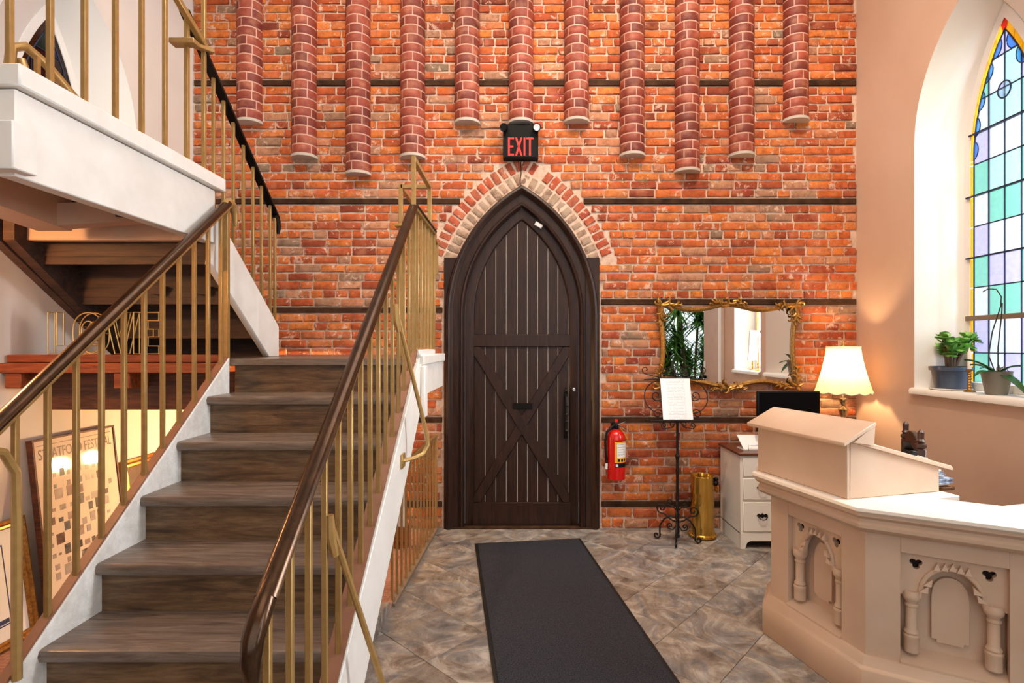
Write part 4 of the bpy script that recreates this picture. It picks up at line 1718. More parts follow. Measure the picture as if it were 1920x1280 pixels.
# plain boarding on the clerk's side
for f in range(4):
    a, b = PK[f], PK[f + 1]
    MB().prism([a, b, b + (b - a).normalized().cross(V(0, 0, 1)) * .015, a + (b - a).normalized().cross(V(0, 0, 1)) * .015], (0, 0, .86)).build('rear_board', 'cream_paint', pul)
# deeper shelf under the slanted desk box
dA = (FP[2] - FP[1]).normalized()
uA = V(-dA.y, dA.x, 0)
sh = [FP[1] + uA * .30 + dA * .02, FP[2] + uA * .30 - dA * .02, FP[2] + uA * .62 - dA * .02, FP[1] + uA * .62 + dA * .02]
MB().prism([p + V(0, 0, .866) for p in sh], (0, 0, .025)).build('side_shelf', 'cream_top_lit', pul, bevel=.003)

# ================================================================== SLANTED DESK BOX ON THE COUNTER
BO = V(1.492, 2.437, .8935)
bl = -dA                               # along the box, away from the viewer
bu = uA                                # towards the clerk
bx = thing('lectern_box', 'cream slant-lidded writing box with hooded back on the pulpit counter', 'lectern', BO)
BW, BD = .60, .545


def bp_(a, b, z):
    return BO + bl * a + bu * b + V(0, 0, z)


def bbox(mb, a0, a1, b0, b1, z0, z1):
    return mb.frame_box(BO, bl, bu, V(0, 0, 1), a0, a1, b0, b1, z0, z1)


bbox(MB(), 0, BW, 0, .016, 0, .262).build('front_panel', 'cream_paint', bx, bevel=.002)
for a in (0, BW - .016):
    MB().prism([bp_(a, .016, 0), bp_(a, BD, 0), bp_(a, BD, .1165), bp_(a, .02, .259)], bl * .016).build('side_panel', 'cream_paint', bx, bevel=.0015)
bbox(MB(), .016, BW - .016, .016, BD, 0, .012).build('bottom', 'cream_paint', bx)
# lid sloping towards the clerk
sl = V(0, 0, 0)
l0, l1 = (.010, .262), (.615, .098)
MB().prism([bp_(-.012, l0[0], l0[1]), bp_(-.012, l1[0], l1[1]), bp_(-.012, l1[0] + .004, l1[1] + .012), bp_(-.012, l1[0] - .008, l1[1] + .024), bp_(-.012, l0[0], l0[1] + .020)], bl * (BW + .024)).build('slanted_lid', 'cream_paint', bx, bevel=.002)
# hood: sloping board from front edge up to a ridge, then a drop to the lid
MB().prism([bp_(-.03, -.045, .247), bp_(-.03, -.048, .266), bp_(-.03, .132, .352), bp_(-.03, .138, .338)], bl * (BW + .06)).build('hood_top', 'cream_paint', bx, bevel=.002)
MB().prism([bp_(-.022, .016, .262), bp_(-.022, .130, .335), bp_(-.022, .118, .245), bp_(-.022, .016, .262)][:3], bl * .014).build('hood_end', 'cream_paint', bx)
MB().prism([bp_(BW + .008, .016, .262), bp_(BW + .008, .130, .335), bp_(BW + .008, .118, .245)], bl * .014).build('hood_end', 'cream_paint', bx)
MB().prism([bp_(-.02, .118, .245), bp_(-.02, .132, .245), bp_(-.02, .140, .338), bp_(-.02, .126, .338)], bl * (BW + .04)).build('hood_back', 'cream_paint', bx)
# black binder clip holding a slip on the lid
clip = thing('binder_clip', 'black binder clip gripping a slip of paper on the slanted lid', 'clip', bp_(.10, .40, .175))
sd = (V(0, 0, l1[1] - l0[1]) + bu * (l1[0] - l0[0])).normalized()
sn = bl.cross(sd).normalized()
if sn.z < 0:
    sn = -sn
cb = bp_(.06, .43, .262 + (.43 - .01) * (l1[1] - l0[1]) / (l1[0] - l0[0]) + .024)
MB().frame_box(cb, bl, sd, sn, -.03, .03, -.015, .02, 0, .022).build('clip_body', 'black_plastic', clip, bevel=.003)
MB().prism([cb + bl * -.028 + sn * .02, cb + bl * .028 + sn * .02, cb + bl * .02 + sn * .055 - sd * .03, cb + bl * -.02 + sn * .055 - sd * .03], sn * .003).build('clip_arm', 'black_plastic', clip)
MB().frame_box(cb, bl, sd, sn, -.02, .02, .0, .10, .004, .006).build('paper_slip', 'paper', clip)
# leaflets pushed into the open back
random.seed(9)
for k in range(9):
    z = .016 + .0085 * k
    a0 = .018 + random.uniform(0, .03)
    b1 = BD + random.uniform(.085, .14) - .003 * k
    mb = MB()
    bbox(mb, a0, a0 + .21, b1 - .29, b1, z, z + .0065)
    o = mb.build('leaflet', random.choice(['flyer_blue', 'paper', 'flyer_blue', 'paper_grey']))
    tag(o, 'one of the blue and white leaflets stacked in the open back of the writing box', 'leaflet', 'leaflets stacked in the writing box')
tr_ = thing('wooden_tray', 'small brown wooden tray behind the writing box on the counter', 'tray', bp_(.10, .60, -.03))
bbox(MB(), .0, .22, BD + .015, BD + .10, .0, .008).build('tray_bottom', 'tray_wood', tr_)
for a0, a1, b0, b1 in ((0, .22, BD + .015, BD + .025), (0, .22, BD + .09, BD + .10), (0, .01, BD + .015, BD + .10), (.21, .22, BD + .015, BD + .10)):
    bbox(MB(), a0, a1, b0, b1, 0, .014).build('tray_side', 'tray_wood', tr_)

# ================================================================== CLERK'S CHAIR
cc = V(2.20, 2.99, 0)
chair = thing('carved_chair', 'dark carved wooden chair behind the pulpit counter', 'chair', cc)
cdir = V(.42, .91, 0).normalized()
cside = V(.91, -.42, 0)
cf = lambda mb, a0, a1, b0, b1, z0, z1: mb.frame_box(cc, cdir, cside, V(0, 0, 1), a0, a1, b0, b1, z0, z1)
W2_ = .17
for s in (-1, 1):
    p = cf(MB(), s * W2_ - .02, s * W2_ + .02, -.02, .02, 0, 1.05).build('back_post', 'chair_wood', chair, bevel=.004)
    MB().lathe([(.018, 1.05), (.026, 1.058), (.026, 1.072), (.014, 1.08), (.022, 1.09), (.014, 1.10), (.016, 1.135), (.004, 1.15)], cc + cdir * s * W2_, 12).build('finial', 'chair_wood', p)
    cf(MB(), s * W2_ - .02, s * W2_ + .02, .40, .44, 0, .44).build('front_leg', 'chair_wood', chair, bevel=.004)
    cf(MB(), s * W2_ - .012, s * W2_ + .012, .02, .42, .18, .21).build('side_stretcher', 'chair_wood', chair, bevel=.003)
cf(MB(), -.20, .20, -.02, .46, .44, .475).build('seat', 'chair_wood', chair, bevel=.008)
bk = [(-W2_ + .02, .60), (W2_ - .02, .60), (W2_ - .02, 1.02)] + [((W2_ - .02) * math.cos(PI * i / 12), 1.02 + .10 * math.sin(PI * i / 12)) for i in range(1, 12)] + [(-W2_ + .02, 1.02)]
plate(bk, [], lambda a, b: cc + cdir * a - cside * .012 + V(0, 0, b), cside * .024).build('back_panel', 'chair_wood', chair, bevel=.004)
cf(MB(), -W2_, W2_, .40, .43, .40, .44).build('front_rail', 'chair_wood', chair)

# ================================================================== DESK WITH DRAWERS
DX0, DX1, DY0, DY1 = 1.735, 2.90, 4.21, 4.63
desk = thing('kneehole_desk', 'distressed white desk with drawers and brown top beside the brick wall', 'desk', (2.3, 4.42, 0))
MB().box(DX0 - .02, DX1 + .02, DY0 - .025, DY1 + .01, .735, .757).build('desk_top', 'desk_top_wood', desk, bevel=.006)
for x0, x1 in ((DX0, DX0 + .335), (DX1 - .335, DX1)):
    ped = MB().box(x0, x1, DY0, DY1, .11, .735).build('pedestal', 'chipped_white', desk, bevel=.003)
    foot = [(x0, .0), (x0 + .035, 0), (x0 + .05, .045), (x0 + .075, .06), (x1 - .075, .06), (x1 - .05, .045), (x1 - .035, 0), (x1, 0), (x1, .12), (x0, .12)]
    MB().prism([V(a, DY0 - .008, b) for a, b in foot], (0, .022, 0)).build('bracket_foot', 'chipped_white', ped)
    MB().box(x0, x0 + .02, DY0 + .01, DY1, 0, .12).build('bracket_foot', 'chipped_white', ped)
    MB().box(x1 - .02, x1, DY0 + .01, DY1, 0, .12).build('bracket_foot', 'chipped_white', ped)
    for z0, z1 in ((.57, .715), (.385, .555), (.135, .365)):
        dr = MB().box(x0 + .018, x1 - .018, DY0 - .014, DY0 + .01, z0, z1).build('drawer', 'chipped_white', desk, bevel=.004)
        cx, cz = (x0 + x1) / 2, (z0 + z1) / 2 + .01
        hb = MB()
        pl = [(-.045, .004), (-.03, .018), (-.012, .010), (0, .024), (.012, .010), (.03, .018), (.045, .004), (.03, -.012), (.012, -.006), (0, -.018), (-.012, -.006), (-.03, -.012)]
        hb.prism([V(cx + a, DY0 - .018, cz + b) for a, b in pl], (0, .004, 0))
        hb.build('handle_plate', 'iron', dr)
        MB().tube([(cx - .032, DY0 - .02, cz + .004), (cx - .034, DY0 - .032, cz - .006), (cx - .02, DY0 - .036, cz - .022), (cx, DY0 - .036, cz - .026), (cx + .02, DY0 - .036, cz - .022), (cx + .034, DY0 - .032, cz - .006), (cx + .032, DY0 - .02, cz + .004)], .004, 6).build('handle', 'iron', dr)
MB().box(DX0 + .335, DX1 - .335, DY0 + .005, DY0 + .025, .60, .735).build('centre_drawer', 'chipped_white', desk, bevel=.003)
MB().box(DX0 + .335, DX1 - .335, DY1 - .03, DY1 - .01, .15, .735).build('modesty_panel', 'chipped_white', desk)

# leaflet holder
lh = thing('leaflet_holder', 'clear wire holder with white leaflets on the desk corner', 'holder', (1.88, 4.36, .757))
MB().prism([V(1.80, 4.30, .765), V(1.99, 4.30, .765), V(1.985, 4.40, .865), V(1.785, 4.40, .865)], (0, .006, -.002)).build('leaflets', 'paper', lh)
MB().tube([(1.83, 4.285, .758), (1.83, 4.285, .80), (1.97, 4.285, .80), (1.97, 4.285, .758)], .003, 6).build('wire', 'chrome', lh)
MB().box(1.79, 2.0, 4.285, 4.42, .757, .764).build('holder_base', 'photo_frame', lh)

# monitor
mo = thing('computer_monitor', 'black flat computer monitor on the desk below the mirror', 'monitor', (2.165, 4.33, .757))
MB().box(1.912, 2.418, 4.30, 4.335, .90, 1.233).build('housing', 'black_plastic', mo, bevel=.008, seg=2)
MB().box(1.924, 2.406, 4.296, 4.301, .925, 1.222).build('screen', 'screen_black', mo)
MB().box(2.12, 2.21, 4.335, 4.36, .77, 1.05).build('stand_neck', 'black_plastic', mo, bevel=.005)
MB().lathe([(.11, 0), (.11, .008), (.03, .02)], (2.165, 4.37, .757), 24).build('stand_base', 'black_plastic', mo)

# ================================================================== TABLE LAMP
LX, LY = 2.672, 4.415
lamp = thing('table_lamp', 'lit table lamp with fluted cream shade on a brass stem', 'lamp', (LX, LY, .757))
prof = [(.075, .757), (.078, .768), (.06, .78), (.03, .79), (.014, .80), (.020, .83), (.013, .85), (.030, .885), (.036, .92), (.016, .965), (.012, 1.0), (.024, 1.02), (.036, 1.06), (.040, 1.075), (.016, 1.09), (.010, 1.10), (.022, 1.12), (.034, 1.15), (.030, 1.165), (.010, 1.17), (.010, 1.25)]
simple('warm_silver', '#c9b68c', .15, .9)
MB().lathe(prof, (LX, LY, 0), 20).build('stem', 'warm_silver', lamp)
nS = 96


def flute(j):
    def f(a, jj):
        return 1 + .012 * math.cos(24 * a) * (1 if jj % 1 == 0 else 1)
    return f


shade = MB()
rows = []
K = 12
for j in range(K + 1):
    u = j / K
    z = 1.590 - u * (1.590 - 1.222)
    r = .122 + (.205 - .122) * (u ** 1.45)
    ring_ = []
    for k in range(nS):
        a = 2 * PI * k / nS
        rr_ = r * (1 + .010 * math.cos(24 * a) + .012 * math.cos(12 * a))
        zz = z - (.016 * abs(math.sin(6 * a)) if j == K else 0)
        ring_.append(V(LX + rr_ * math.cos(a), LY + rr_ * math.sin(a), zz))
    rows.append(ring_)
shade.add([p for r_ in rows for p in r_], [(j * nS + k, j * nS + (k + 1) % nS, (j + 1) * nS + (k + 1) % nS, (j + 1) * nS + k) for j in range(K) for k in range(nS)])
so = shade.build('lamp_shade', 'shade_cloth', lamp)
MB().tube([rows[0][k] for k in range(0, nS, 2)], .005, 6, True).build('shade_trim', 'candle_wax', so)
MB().tube([rows[K][k] for k in range(0, nS, 1)], .005, 6, True).build('shade_trim', 'candle_wax', so)
MB().lathe([(.012, 1.25), (.028, 1.30), (.032, 1.335), (.022, 1.37), (.004, 1.385)], (LX, LY, 0), 14).build('bulb', 'bulb_glow', lamp)
MB().lathe([(.006, 1.57), (.012, 1.60), (.010, 1.615), (.003, 1.635)], (LX, LY, 0), 10).build('finial', 'brass', lamp)
point('table_lamp_light', (LX, LY, 1.42), 24, (1.0, .66, .32), .03)

# ================================================================== MIRROR
mx0, mx1, mz0, mz1 = 1.178, 2.425, 1.215, 1.985
ym = WALL_Y - .035
mir = thing('gilt_mirror', 'wide gilt-framed mirror with carved scroll corners on the brick wall', 'mirror', ((mx0 + mx1) / 2, ym, mz0))


def wavy(ins):
    """wavy rectangular outline; ins insets it"""
    cx, cz = (mx0 + mx1) / 2, (mz0 + mz1) / 2
    hw, hh = (mx1 - mx0) / 2 - ins, (mz1 - mz0) / 2 - ins
    pts = []
    n = 28
    def edge_off(u):        # u in -1..1 along an edge: bulges at middle, dips between
        return .030 * math.cos(2 * PI * u) - .012
    def side_off(u):
        return -.030 * math.cos(PI * u / 2) ** 1.5
    for i in range(n):
        u = -1 + 2 * i / n
        pts.append((cx + hw * u, cz - hh - edge_off(u) * .8 + .012))
    for i in range(n // 2):
        u = -1 + 4 * i / n
        pts.append((cx + hw + side_off(u), cz + hh * u))
    for i in range(n):
        u = 1 - 2 * i / n
        pts.append((cx + hw * u, cz + hh + edge_off(u) * .8 - .012))
    for i in range(n // 2):
        u = 1 - 4 * i / n
        pts.append((cx - hw - side_off(u), cz + hh * u))
    return pts


wp = wavy(.030)
plate(wavy(.034), [], lambda a, b: V(a, ym + .004, b), (0, .012, 0)).build('mirror_plate', 'mirror_glass', mir, smooth=False)
plate(wavy(.02), [], lambda a, b: V(a, ym + .016, b), (0, .012, 0)).build('backboard', 'brown_board', mir, smooth=False)
MB().sweep([(-.018, -.008), (-.020, .006), (-.010, .016), (.004, .018), (.012, .010), (.018, .004), (.018, -.008)], [V(a, ym, b) for a, b in wp], up=(0, -1, 0), closed=True).build('frame_moulding', 'gold_frame', mir)
random.seed(14)


def scroll(mb, c, d, size, y=0.0):
    """acanthus-like curl: tapered hook in the wall plane"""
    d = Vector((d[0], d[1])).normalized()
    n = Vector((-d.y, d.x))
    side = random.choice((-1, 1))
    pts, rad = [], []
    for i in range(7):
        u = i / 6
        a = u * 2.6
        q = Vector(c) + d * (math.sin(a) * .6 + u * .4) * size + n * side * (1 - math.cos(a)) * .38 * size
        pts.append(V(q.x, ym - .012 - .012 * math.sin(PI * u) - y, q.y))
        rad.append((.0105 * (1 - u) + .003) * (size / .05) ** .5)
    mb.tube(pts, rad, 6)


def ornament(cx, cz, dirs, size, nm):
    mb = MB()
    for (dx, dz), s_, (ox, oz) in dirs:
        scroll(mb, (cx + ox, cz + oz), (dx, dz), s_ * size, random.uniform(0, .008))
    mb.build(nm, 'gold_frame', mir)


for sx in (-1, 1):
    for sz in (-1, 1):
        cx = mx0 + .035 if sx < 0 else mx1 - .035
        cz = mz0 + .035 if sz < 0 else mz1 - .035
        dirs = []
        for k in range(7):
            t_ = k / 6
            dirs.append(((-sx, .25 * sz * (1 if k % 2 else -1)), 1.0 - .5 * t_, (-sx * .024 * k, sz * random.uniform(-.012, .012))))
            dirs.append(((.25 * sx * (1 if k % 2 else -1), -sz), 1.0 - .5 * t_, (sx * random.uniform(-.012, .012), -sz * .024 * k)))
        dirs.append(((sx, sz), .8, (0, 0)))
        dirs.append(((sx, 0), .7, (0, 0)))
        dirs.append(((0, sz), .7, (0, 0)))
        ornament(cx, cz, dirs, .082, 'corner_carving')
for sz in (-1, 1):
    cx = (mx0 + mx1) / 2
    cz = mz0 + .018 if sz < 0 else mz1 - .018
    dirs = []
    for k in range(8):
        for sx in (-1, 1):
            dirs.append(((sx, random.uniform(-.7, .7)), .9 - .06 * k, (sx * .019 * k, random.uniform(-.014, .014))))
    dirs.append(((0, sz), .7, (0, 0)))
    ornament(cx, cz, dirs, .070, 'crest_carving')

# ================================================================== MUSIC STAND
sx_, sy_ = 1.281, 4.356
st = thing('music_stand', 'wrought iron scrollwork music stand in front of the mirror', 'stand', (sx_, sy_, 0))
pole = MB().lathe([(.018, .035), (.020, .05), (.013, .07), (.013, .20), (.019, .22), (.013, .24), (.012, .56), (.017, .58), (.012, .60), (.012, .66), (.016, .685), (.020, .70), (.013, .715), (.011, .74), (.011, .985)], (sx_, sy_, 0), 12)
random.seed(2)
for k in range(16):
    pole.ball((sx_ + .011 * math.cos(k * 2.1), sy_ + .011 * math.sin(k * 2.1), .10 + k * .052), .005, 6)
pole.build('pole', 'iron', st)


def spiral2(c, r0, turns, start, sgn, n=22, r1=.15):
    """returns 2-D spiral points from outside (r0) to inside"""
    out = []
    for i in range(n + 1):
        u = i / n
        r = r0 * (1 - u * (1 - r1))
        a = start + sgn * turns * 2 * PI * u
        out.append((c[0] + r * math.cos(a), c[1] + r * math.sin(a)))
    return out


for k in range(4):
    a = math.radians(-20 + 90 * k)
    ux, uy = math.cos(a), math.sin(a)
    for p2, r_ in (
            ([(.010, .16), (.05, .175), (.10, .215)] + spiral2((.125, .262), .043, 1.3, -PI * .45, 1, 18), .0065),
            ([(.010, .255), (.035, .285)] + spiral2((.058, .318), .030, 1.25, -PI * .5, 1, 16), .0055),
            ([(.010, .13), (.035, .095)] + spiral2((.058, .125), .027, 1.2, -PI * .5, 1, 14), .0055)):
        MB().tube([V(sx_ + ux * q[0], sy_ + uy * q[0], q[1]) for q in p2], r_, 6).build('scroll', 'iron', st)
    foot = [(.010, .195), (.055, .205), (.105, .175), (.138, .12), (.140, .06)] + spiral2((.165, .036), .029, 1.15, PI * .92, 1, 16)
    MB().tube([V(sx_ + ux * q[0], sy_ + uy * q[0], q[1]) for q in foot], .0075, 6).build('foot', 'iron', st)
# tilted book rest: a = sideways, b = up the slope
tilt = math.radians(16)
rb = V(sx_, sy_ - .015, .985)
rU = V(0, math.sin(tilt), math.cos(tilt))
rp = lambda a, b, d=0.0: rb + V(a, 0, 0) + rU * b + V(0, -math.cos(tilt), math.sin(tilt)) * d
MB().frame_box(rb, V(1, 0, 0), rU, V(0, -math.cos(tilt), math.sin(tilt)), -.235, .235, -.006, .006, -.006, .045).build('ledge', 'iron', st, bevel=.002)


def iron2(pts, r=.0045, name='scroll'):
    MB().tube([rp(a, b) for a, b in pts], r, 6).build(name, 'iron', st)


for s in (-1, 1):
    iron2([(s * .115, 0), (s * .115, .40)], .006, 'upright')
    iron2(arc(s * .125, .20, .135, -PI / 2 if s > 0 else -PI / 2, PI / 2 if s > 0 else -PI * 1.5, 20))
    iron2(spiral2((s * .16, .06), .042, 1.4, PI if s > 0 else 0, -s, 20))
    iron2(spiral2((s * .16, .21), .050, 1.4, PI if s > 0 else 0, s, 20))
    iron2([(s * .115, .365), (s * .17, .375), (s * .22, .39)] + spiral2((s * .235, .43), .036, 1.0, -PI / 2, s, 14), .0045)
    iron2([(s * .12, .352), (s * .18, .350), (s * .255, .345)], .0065, 'spear_bar')
    iron2(spiral2((s * .065, .415), .034, 1.3, -PI / 2, s, 18))
    iron2([(s * .01, .40), (s * .02, .46), (s * .008, .50)], .004)
    iron2([(s * .02, -.006)] + [(s * .045, -.05), (s * .085, -.055)] + spiral2((s * .115, -.035), .026, 1.2, -PI * .6, s, 14), .004)
    iron2(spiral2((s * .045, -.028), .024, 1.2, PI / 2, -s, 14), .004)
    iron2([(s * .235, 0.004), (s * .255, .01), (s * .262, .03)], .004)
iron2([(-.125, .36), (.125, .36)], .006, 'crossbar')
iron2([(-.125, .02), (.125, .02)], .005, 'crossbar')
iron2([(0, .36), (0, .52)], .004, 'finial')
sheet = MB().frame_box(rp(0, 0, .010), V(1, 0, 0), V(0, -math.cos(tilt), math.sin(tilt)), rU, -.122, .122, 0, .002, .008, .352)
so_ = sheet.build('music_sheet', 'sheet')
tag(so_, 'white printed sheet resting on the iron music stand', 'paper')

# ================================================================== BRASS STAND
bs = thing('brass_stand', 'tall polished brass cylinder umbrella stand beside the desk', 'stand', (1.526, 4.475, 0))
prof = [(.094, .004), (.108, .008), (.110, .02), (.100, .028), (.094, .034), (.094, .505), (.0965, .51), (.094, .515), (.090, .505), (.088, .05), (.001, .048)]
MB().lathe(prof, (1.526, 4.475, 0), 40).build('cylinder', 'brass', bs)
mb = MB()
for k in range(30):
    a = 2 * PI * k / 30
    mb.ball((1.526 + .107 * math.cos(a), 4.475 + .107 * math.sin(a), .022), .011, 6)
mb.build('beaded_rim', 'brass', bs)
hd = MB().ball((1.625, 4.44, .455), .026).ball((1.628, 4.435, .49), .018)
hd.build('lion_mount', 'black_plastic', bs)
MB().tube([V(1.632 + .002, 4.43 + .026 * math.cos(2 * PI * i / 16), .415 + .03 * math.sin(2 * PI * i / 16)) for i in range(16)], .005, 6, True).build('ring', 'brass', bs)

# ================================================================== FIRE EXTINGUISHER
exX, exY = .820, WALL_Y - .095
fe = thing('fire_extinguisher', 'red fire extinguisher with yellow label hung beside the door', 'extinguisher', (exX, exY, .455))
R_ = .078
MB().lathe([(.066, .458), (.076, .462), (R_, .475), (R_, .80), (.074, .835), (.060, .862), (.036, .878), (.022, .882), (.022, .89)], (exX, exY, 0), 28).build('tank', 'ext_red', fe)


def wrap(a0, a1, z0, z1, mat, nm, r=R_ + .0012, par=None):
    mb = MB()
    n = 12
    vs = []
    for i in range(n + 1):
        a = math.radians(a0 + (a1 - a0) * i / n)
        for z in (z0, z1):
            vs.append(V(exX + r * math.sin(a), exY - r * math.cos(a), z))
    mb.add(vs, [(2 * i, 2 * i + 2, 2 * i + 3, 2 * i + 1) for i in range(n)])
    return mb.build(nm, mat, par or fe)


lb = wrap(-18, 72, .612, .79, 'label_yellow', 'label')
wrap(-4, 68, .652, .775, 'label_white', 'label_text_panel', R_ + .002, lb)
wrap(-18, 72, .572, .606, 'black_plastic', 'maker_band', R_ + .0015, lb)
wrap(-12, 2, .578, .600, 'label_white', 'maker_mark', R_ + .002, lb)
for k, a in enumerate((0, 22, 44)):
    wrap(a, a + 14, .620, .642, 'black_plastic', 'pictogram', R_ + .002, lb)
for k in range(5):
    wrap(0, 60 - 9 * (k % 3), .765 - .021 * k - .003, .765 - .021 * k, 'paper_grey', 'text_line', R_ + .0026, lb)
wrap(-18, 72, .790, .798, 'black_plastic', 'label_header', R_ + .0015, lb)
MB().lathe([(.020, .885), (.024, .89), (.024, .93), (.018, .945), (.010, .95)], (exX, exY, 0), 14).build('valve', 'black_plastic', fe)
MB().box(exX - .012, exX + .016, exY - .016, exY + .016, .935, .968).build('valve_cap', 'ext_red', fe, bevel=.004)
MB().sweep([(-.012, -.003), (-.012, .003), (.012, .003), (.012, -.003)], [(exX - .01, exY, .92), (exX + .04, exY - .015, .935), (exX + .075, exY - .03, .955)]).build('lever', 'chrome', fe)
MB().sweep([(-.010, -.003), (-.010, .003), (.010, .003), (.010, -.003)], [(exX - .01, exY, .905), (exX + .045, exY - .015, .905), (exX + .08, exY - .03, .885)]).build('carry_handle', 'chrome', fe)
MB().tube([(exX - .018, exY, .915), (exX - .045, exY - .02, .905), (exX - .085, exY - .03, .86), (exX - .098, exY - .03, .78), (exX - .094, exY - .03, .68), (exX - .088, exY - .03, .60)], .0105, 8).build('hose', 'black_plastic', fe)
MB().lathe([(.010, 0), (.012, -.02), (.009, -.05)], (exX - .088, exY - .03, .60), 10).build('nozzle', 'label_white', fe)
MB().box(exX - .03, exX + .03, exY + .05, WALL_Y - .004, .70, .93).build('wall_bracket', 'black_plastic', fe)
MB().tube([(exX + .03, exY - .02, .90), (exX + .07, exY - .05, .84), (exX + .105, exY - .05, .775)], .0018, 5).build('safety_tie', 'label_yellow', fe)

# ================================================================== PLANTS ON THE SILL
SZ = 1.285


def jade():
    c = V(3.055, 3.79, SZ)
    p = thing('jade_plant', 'bushy jade plant in a blue-grey pot on the window sill', 'plant', c)
    MB().lathe([(.115, .002), (.125, .006), (.125, .012), (.110, .010)], c, 24).build('saucer', 'pot_white', p)
    MB().lathe([(.092, .012), (.112, .135), (.124, .138), (.126, .165), (.120, .166), (.112, .150), (.002, .148)], c, 28).build('pot', 'pot_blue', p)
    rnd = random.Random(4)
    lv = MB()
    stems = MB()
    tips = []
    for k in range(13):
        a = rnd.uniform(0, 2 * PI)
        e = rnd.uniform(.03, .15)
        top = c + V(math.cos(a) * e - .01, math.sin(a) * e * .95, .148 + rnd.uniform(.10, .23))
        b = c + V(math.cos(a) * .02, math.sin(a) * .02, .145)
        stems.tube([b, b.lerp(top, .5) + V(0, 0, .02), top], [.011, .008, .004], 6)
        tips += [top, b.lerp(top, .75) + V(0, 0, .01)]
    for tp in tips:
        for k in range(11):
            a = rnd.uniform(0, 2 * PI)
            el = rnd.uniform(-.4, 1.1)
            d = V(math.cos(a) * math.cos(el), math.sin(a) * math.cos(el), math.sin(el))
            s = d.cross(V(0, 0, 1))
            s.normalize()
            u = s.cross(d)
            L = rnd.uniform(.04, .068)
            w_ = L * .42
            q = tp + d * .005
            top = [q, q + d * L * .35 + s * w_ * .8 + u * .004, q + d * L * .75 + s * w_ + u * .004, q + d * L, q + d * L * .75 - s * w_ + u * .004, q + d * L * .35 - s * w_ * .8 + u * .004, q + d * L * .5 + u * .010, q + d * L * .5 - u * .004]
            lv.add(top, [(0, 1, 6), (1, 2, 6), (2, 3, 6), (3, 4, 6), (4, 5, 6), (5, 0, 6), (1, 0, 7), (2, 1, 7), (3, 2, 7), (4, 3, 7), (5, 4, 7), (0, 5, 7)])
    lo = lv.build('leaves', 'leaf_green', p)
    lo['kind'] = 'stuff'
    stems.build('stems', 'stem_brown', p)


jade()


def orchid():
    c = V(3.025, 3.39, SZ)
    p = thing('orchid', 'bare-stemmed orchid in a tapered grey pot on the window sill', 'plant', c)
    MB().lathe([(.052, .002), (.056, .006), (.080, .145), (.083, .150), (.078, .150), (.070, .135), (.001, .13)], c, 28).build('pot', 'pot_grey', p)
    MB().tube([c + V(0, 0, .12), c + V(-.01, .045, .25), c + V(.0, .03, .40), c + V(.0, -.03, .56), c + V(.0, -.035, .62), c + V(.0, .0, .67), c + V(.0, .06, .68), c + V(0, .10, .665)], .0035, 6).build('flower_stem', 'stem_dark', p)
    MB().tube([c + V(.01, 0, .12), c + V(.01, .0, .30), c + V(.01, -.025, .50), c + V(.01, -.03, .58)], .0035, 6).build('flower_stem', 'stem_dark', p)
    rnd = random.Random(8)
    for k, (a, L, e) in enumerate(((0.4, .17, .3), (1.9, .15, .9), (3.3, .16, .5), (4.6, .24, .05), (5.4, .12, 1.0), (2.6, .16, 1.1))):
        mb = MB()
        d = V(math.cos(a), math.sin(a), 0)
        s = V(-math.sin(a), math.cos(a), 0)
        vs = []
        n = 7
        for i in range(n + 1):
            u = i / n
            pos = c + V(0, 0, .13) + d * L * u + V(0, 0, L * (e * u - .55 * u * u))
            w_ = .03 * math.sin(PI * min(1, u * .88 + .12)) ** .7
            vs += [pos - s * w_ + V(0, 0, .006), pos - V(0, 0, .002), pos + s * w_ + V(0, 0, .006)]
        fs = []
        for i in range(n):
            for q in (0, 1):
                fs.append((i * 3 + q, i * 3 + q + 1, i * 3 + q + 4, i * 3 + q + 3))
        mb.add(vs, fs)
        o = mb.build('leaf', 'leaf_dark', p)
        sm = o.modifiers.new('t', 'SOLIDIFY')
        sm.thickness = .003
    mb = MB()
    for k in range(9):
        a = rnd.uniform(0, 2 * PI)
        r = rnd.uniform(.05, .10)
        mb.tube([c + V(0, 0, .13), c + V(math.cos(a) * r * .6, math.sin(a) * r * .6, .16 + rnd.uniform(0, .03)), c + V(math.cos(a) * r, math.sin(a) * r, .14 + rnd.uniform(-.02, .05))], .003, 5)
    mb.build('roots', 'stem_brown', p)


orchid()
for (x_, y_, hh, lab) in ((3.03, 3.60, 1.0, 'gilt twisted candlestick with white candle between the two sill plants'), (3.12, 3.50, .72, 'short gilt candlestick half hidden behind the grey orchid pot')):
    p = thing('candlestick', lab, 'candlestick', (x_, y_, SZ), 'candlesticks on the window sill')
    prof = [(.034, .001), (.035, .008), (.016, .016), (.010, .026)]
    for k in range(6):
        prof += [(.014, .036 + .018 * k * hh), (.009, .045 + .018 * k * hh)]
    zt = prof[-1][1]
    prof += [(.020, zt + .010), (.022, zt + .018), (.012, zt + .02)]
    MB().lathe(prof, (x_, y_, SZ), 14).build('stem', 'gold_frame', p)
    if hh > .9:
        MB().lathe([(.012, zt + .018), (.012, zt + .13), (.006, zt + .145), (.001, zt + .165)], (x_, y_, SZ), 12).build('candle', 'candle_wax', p)

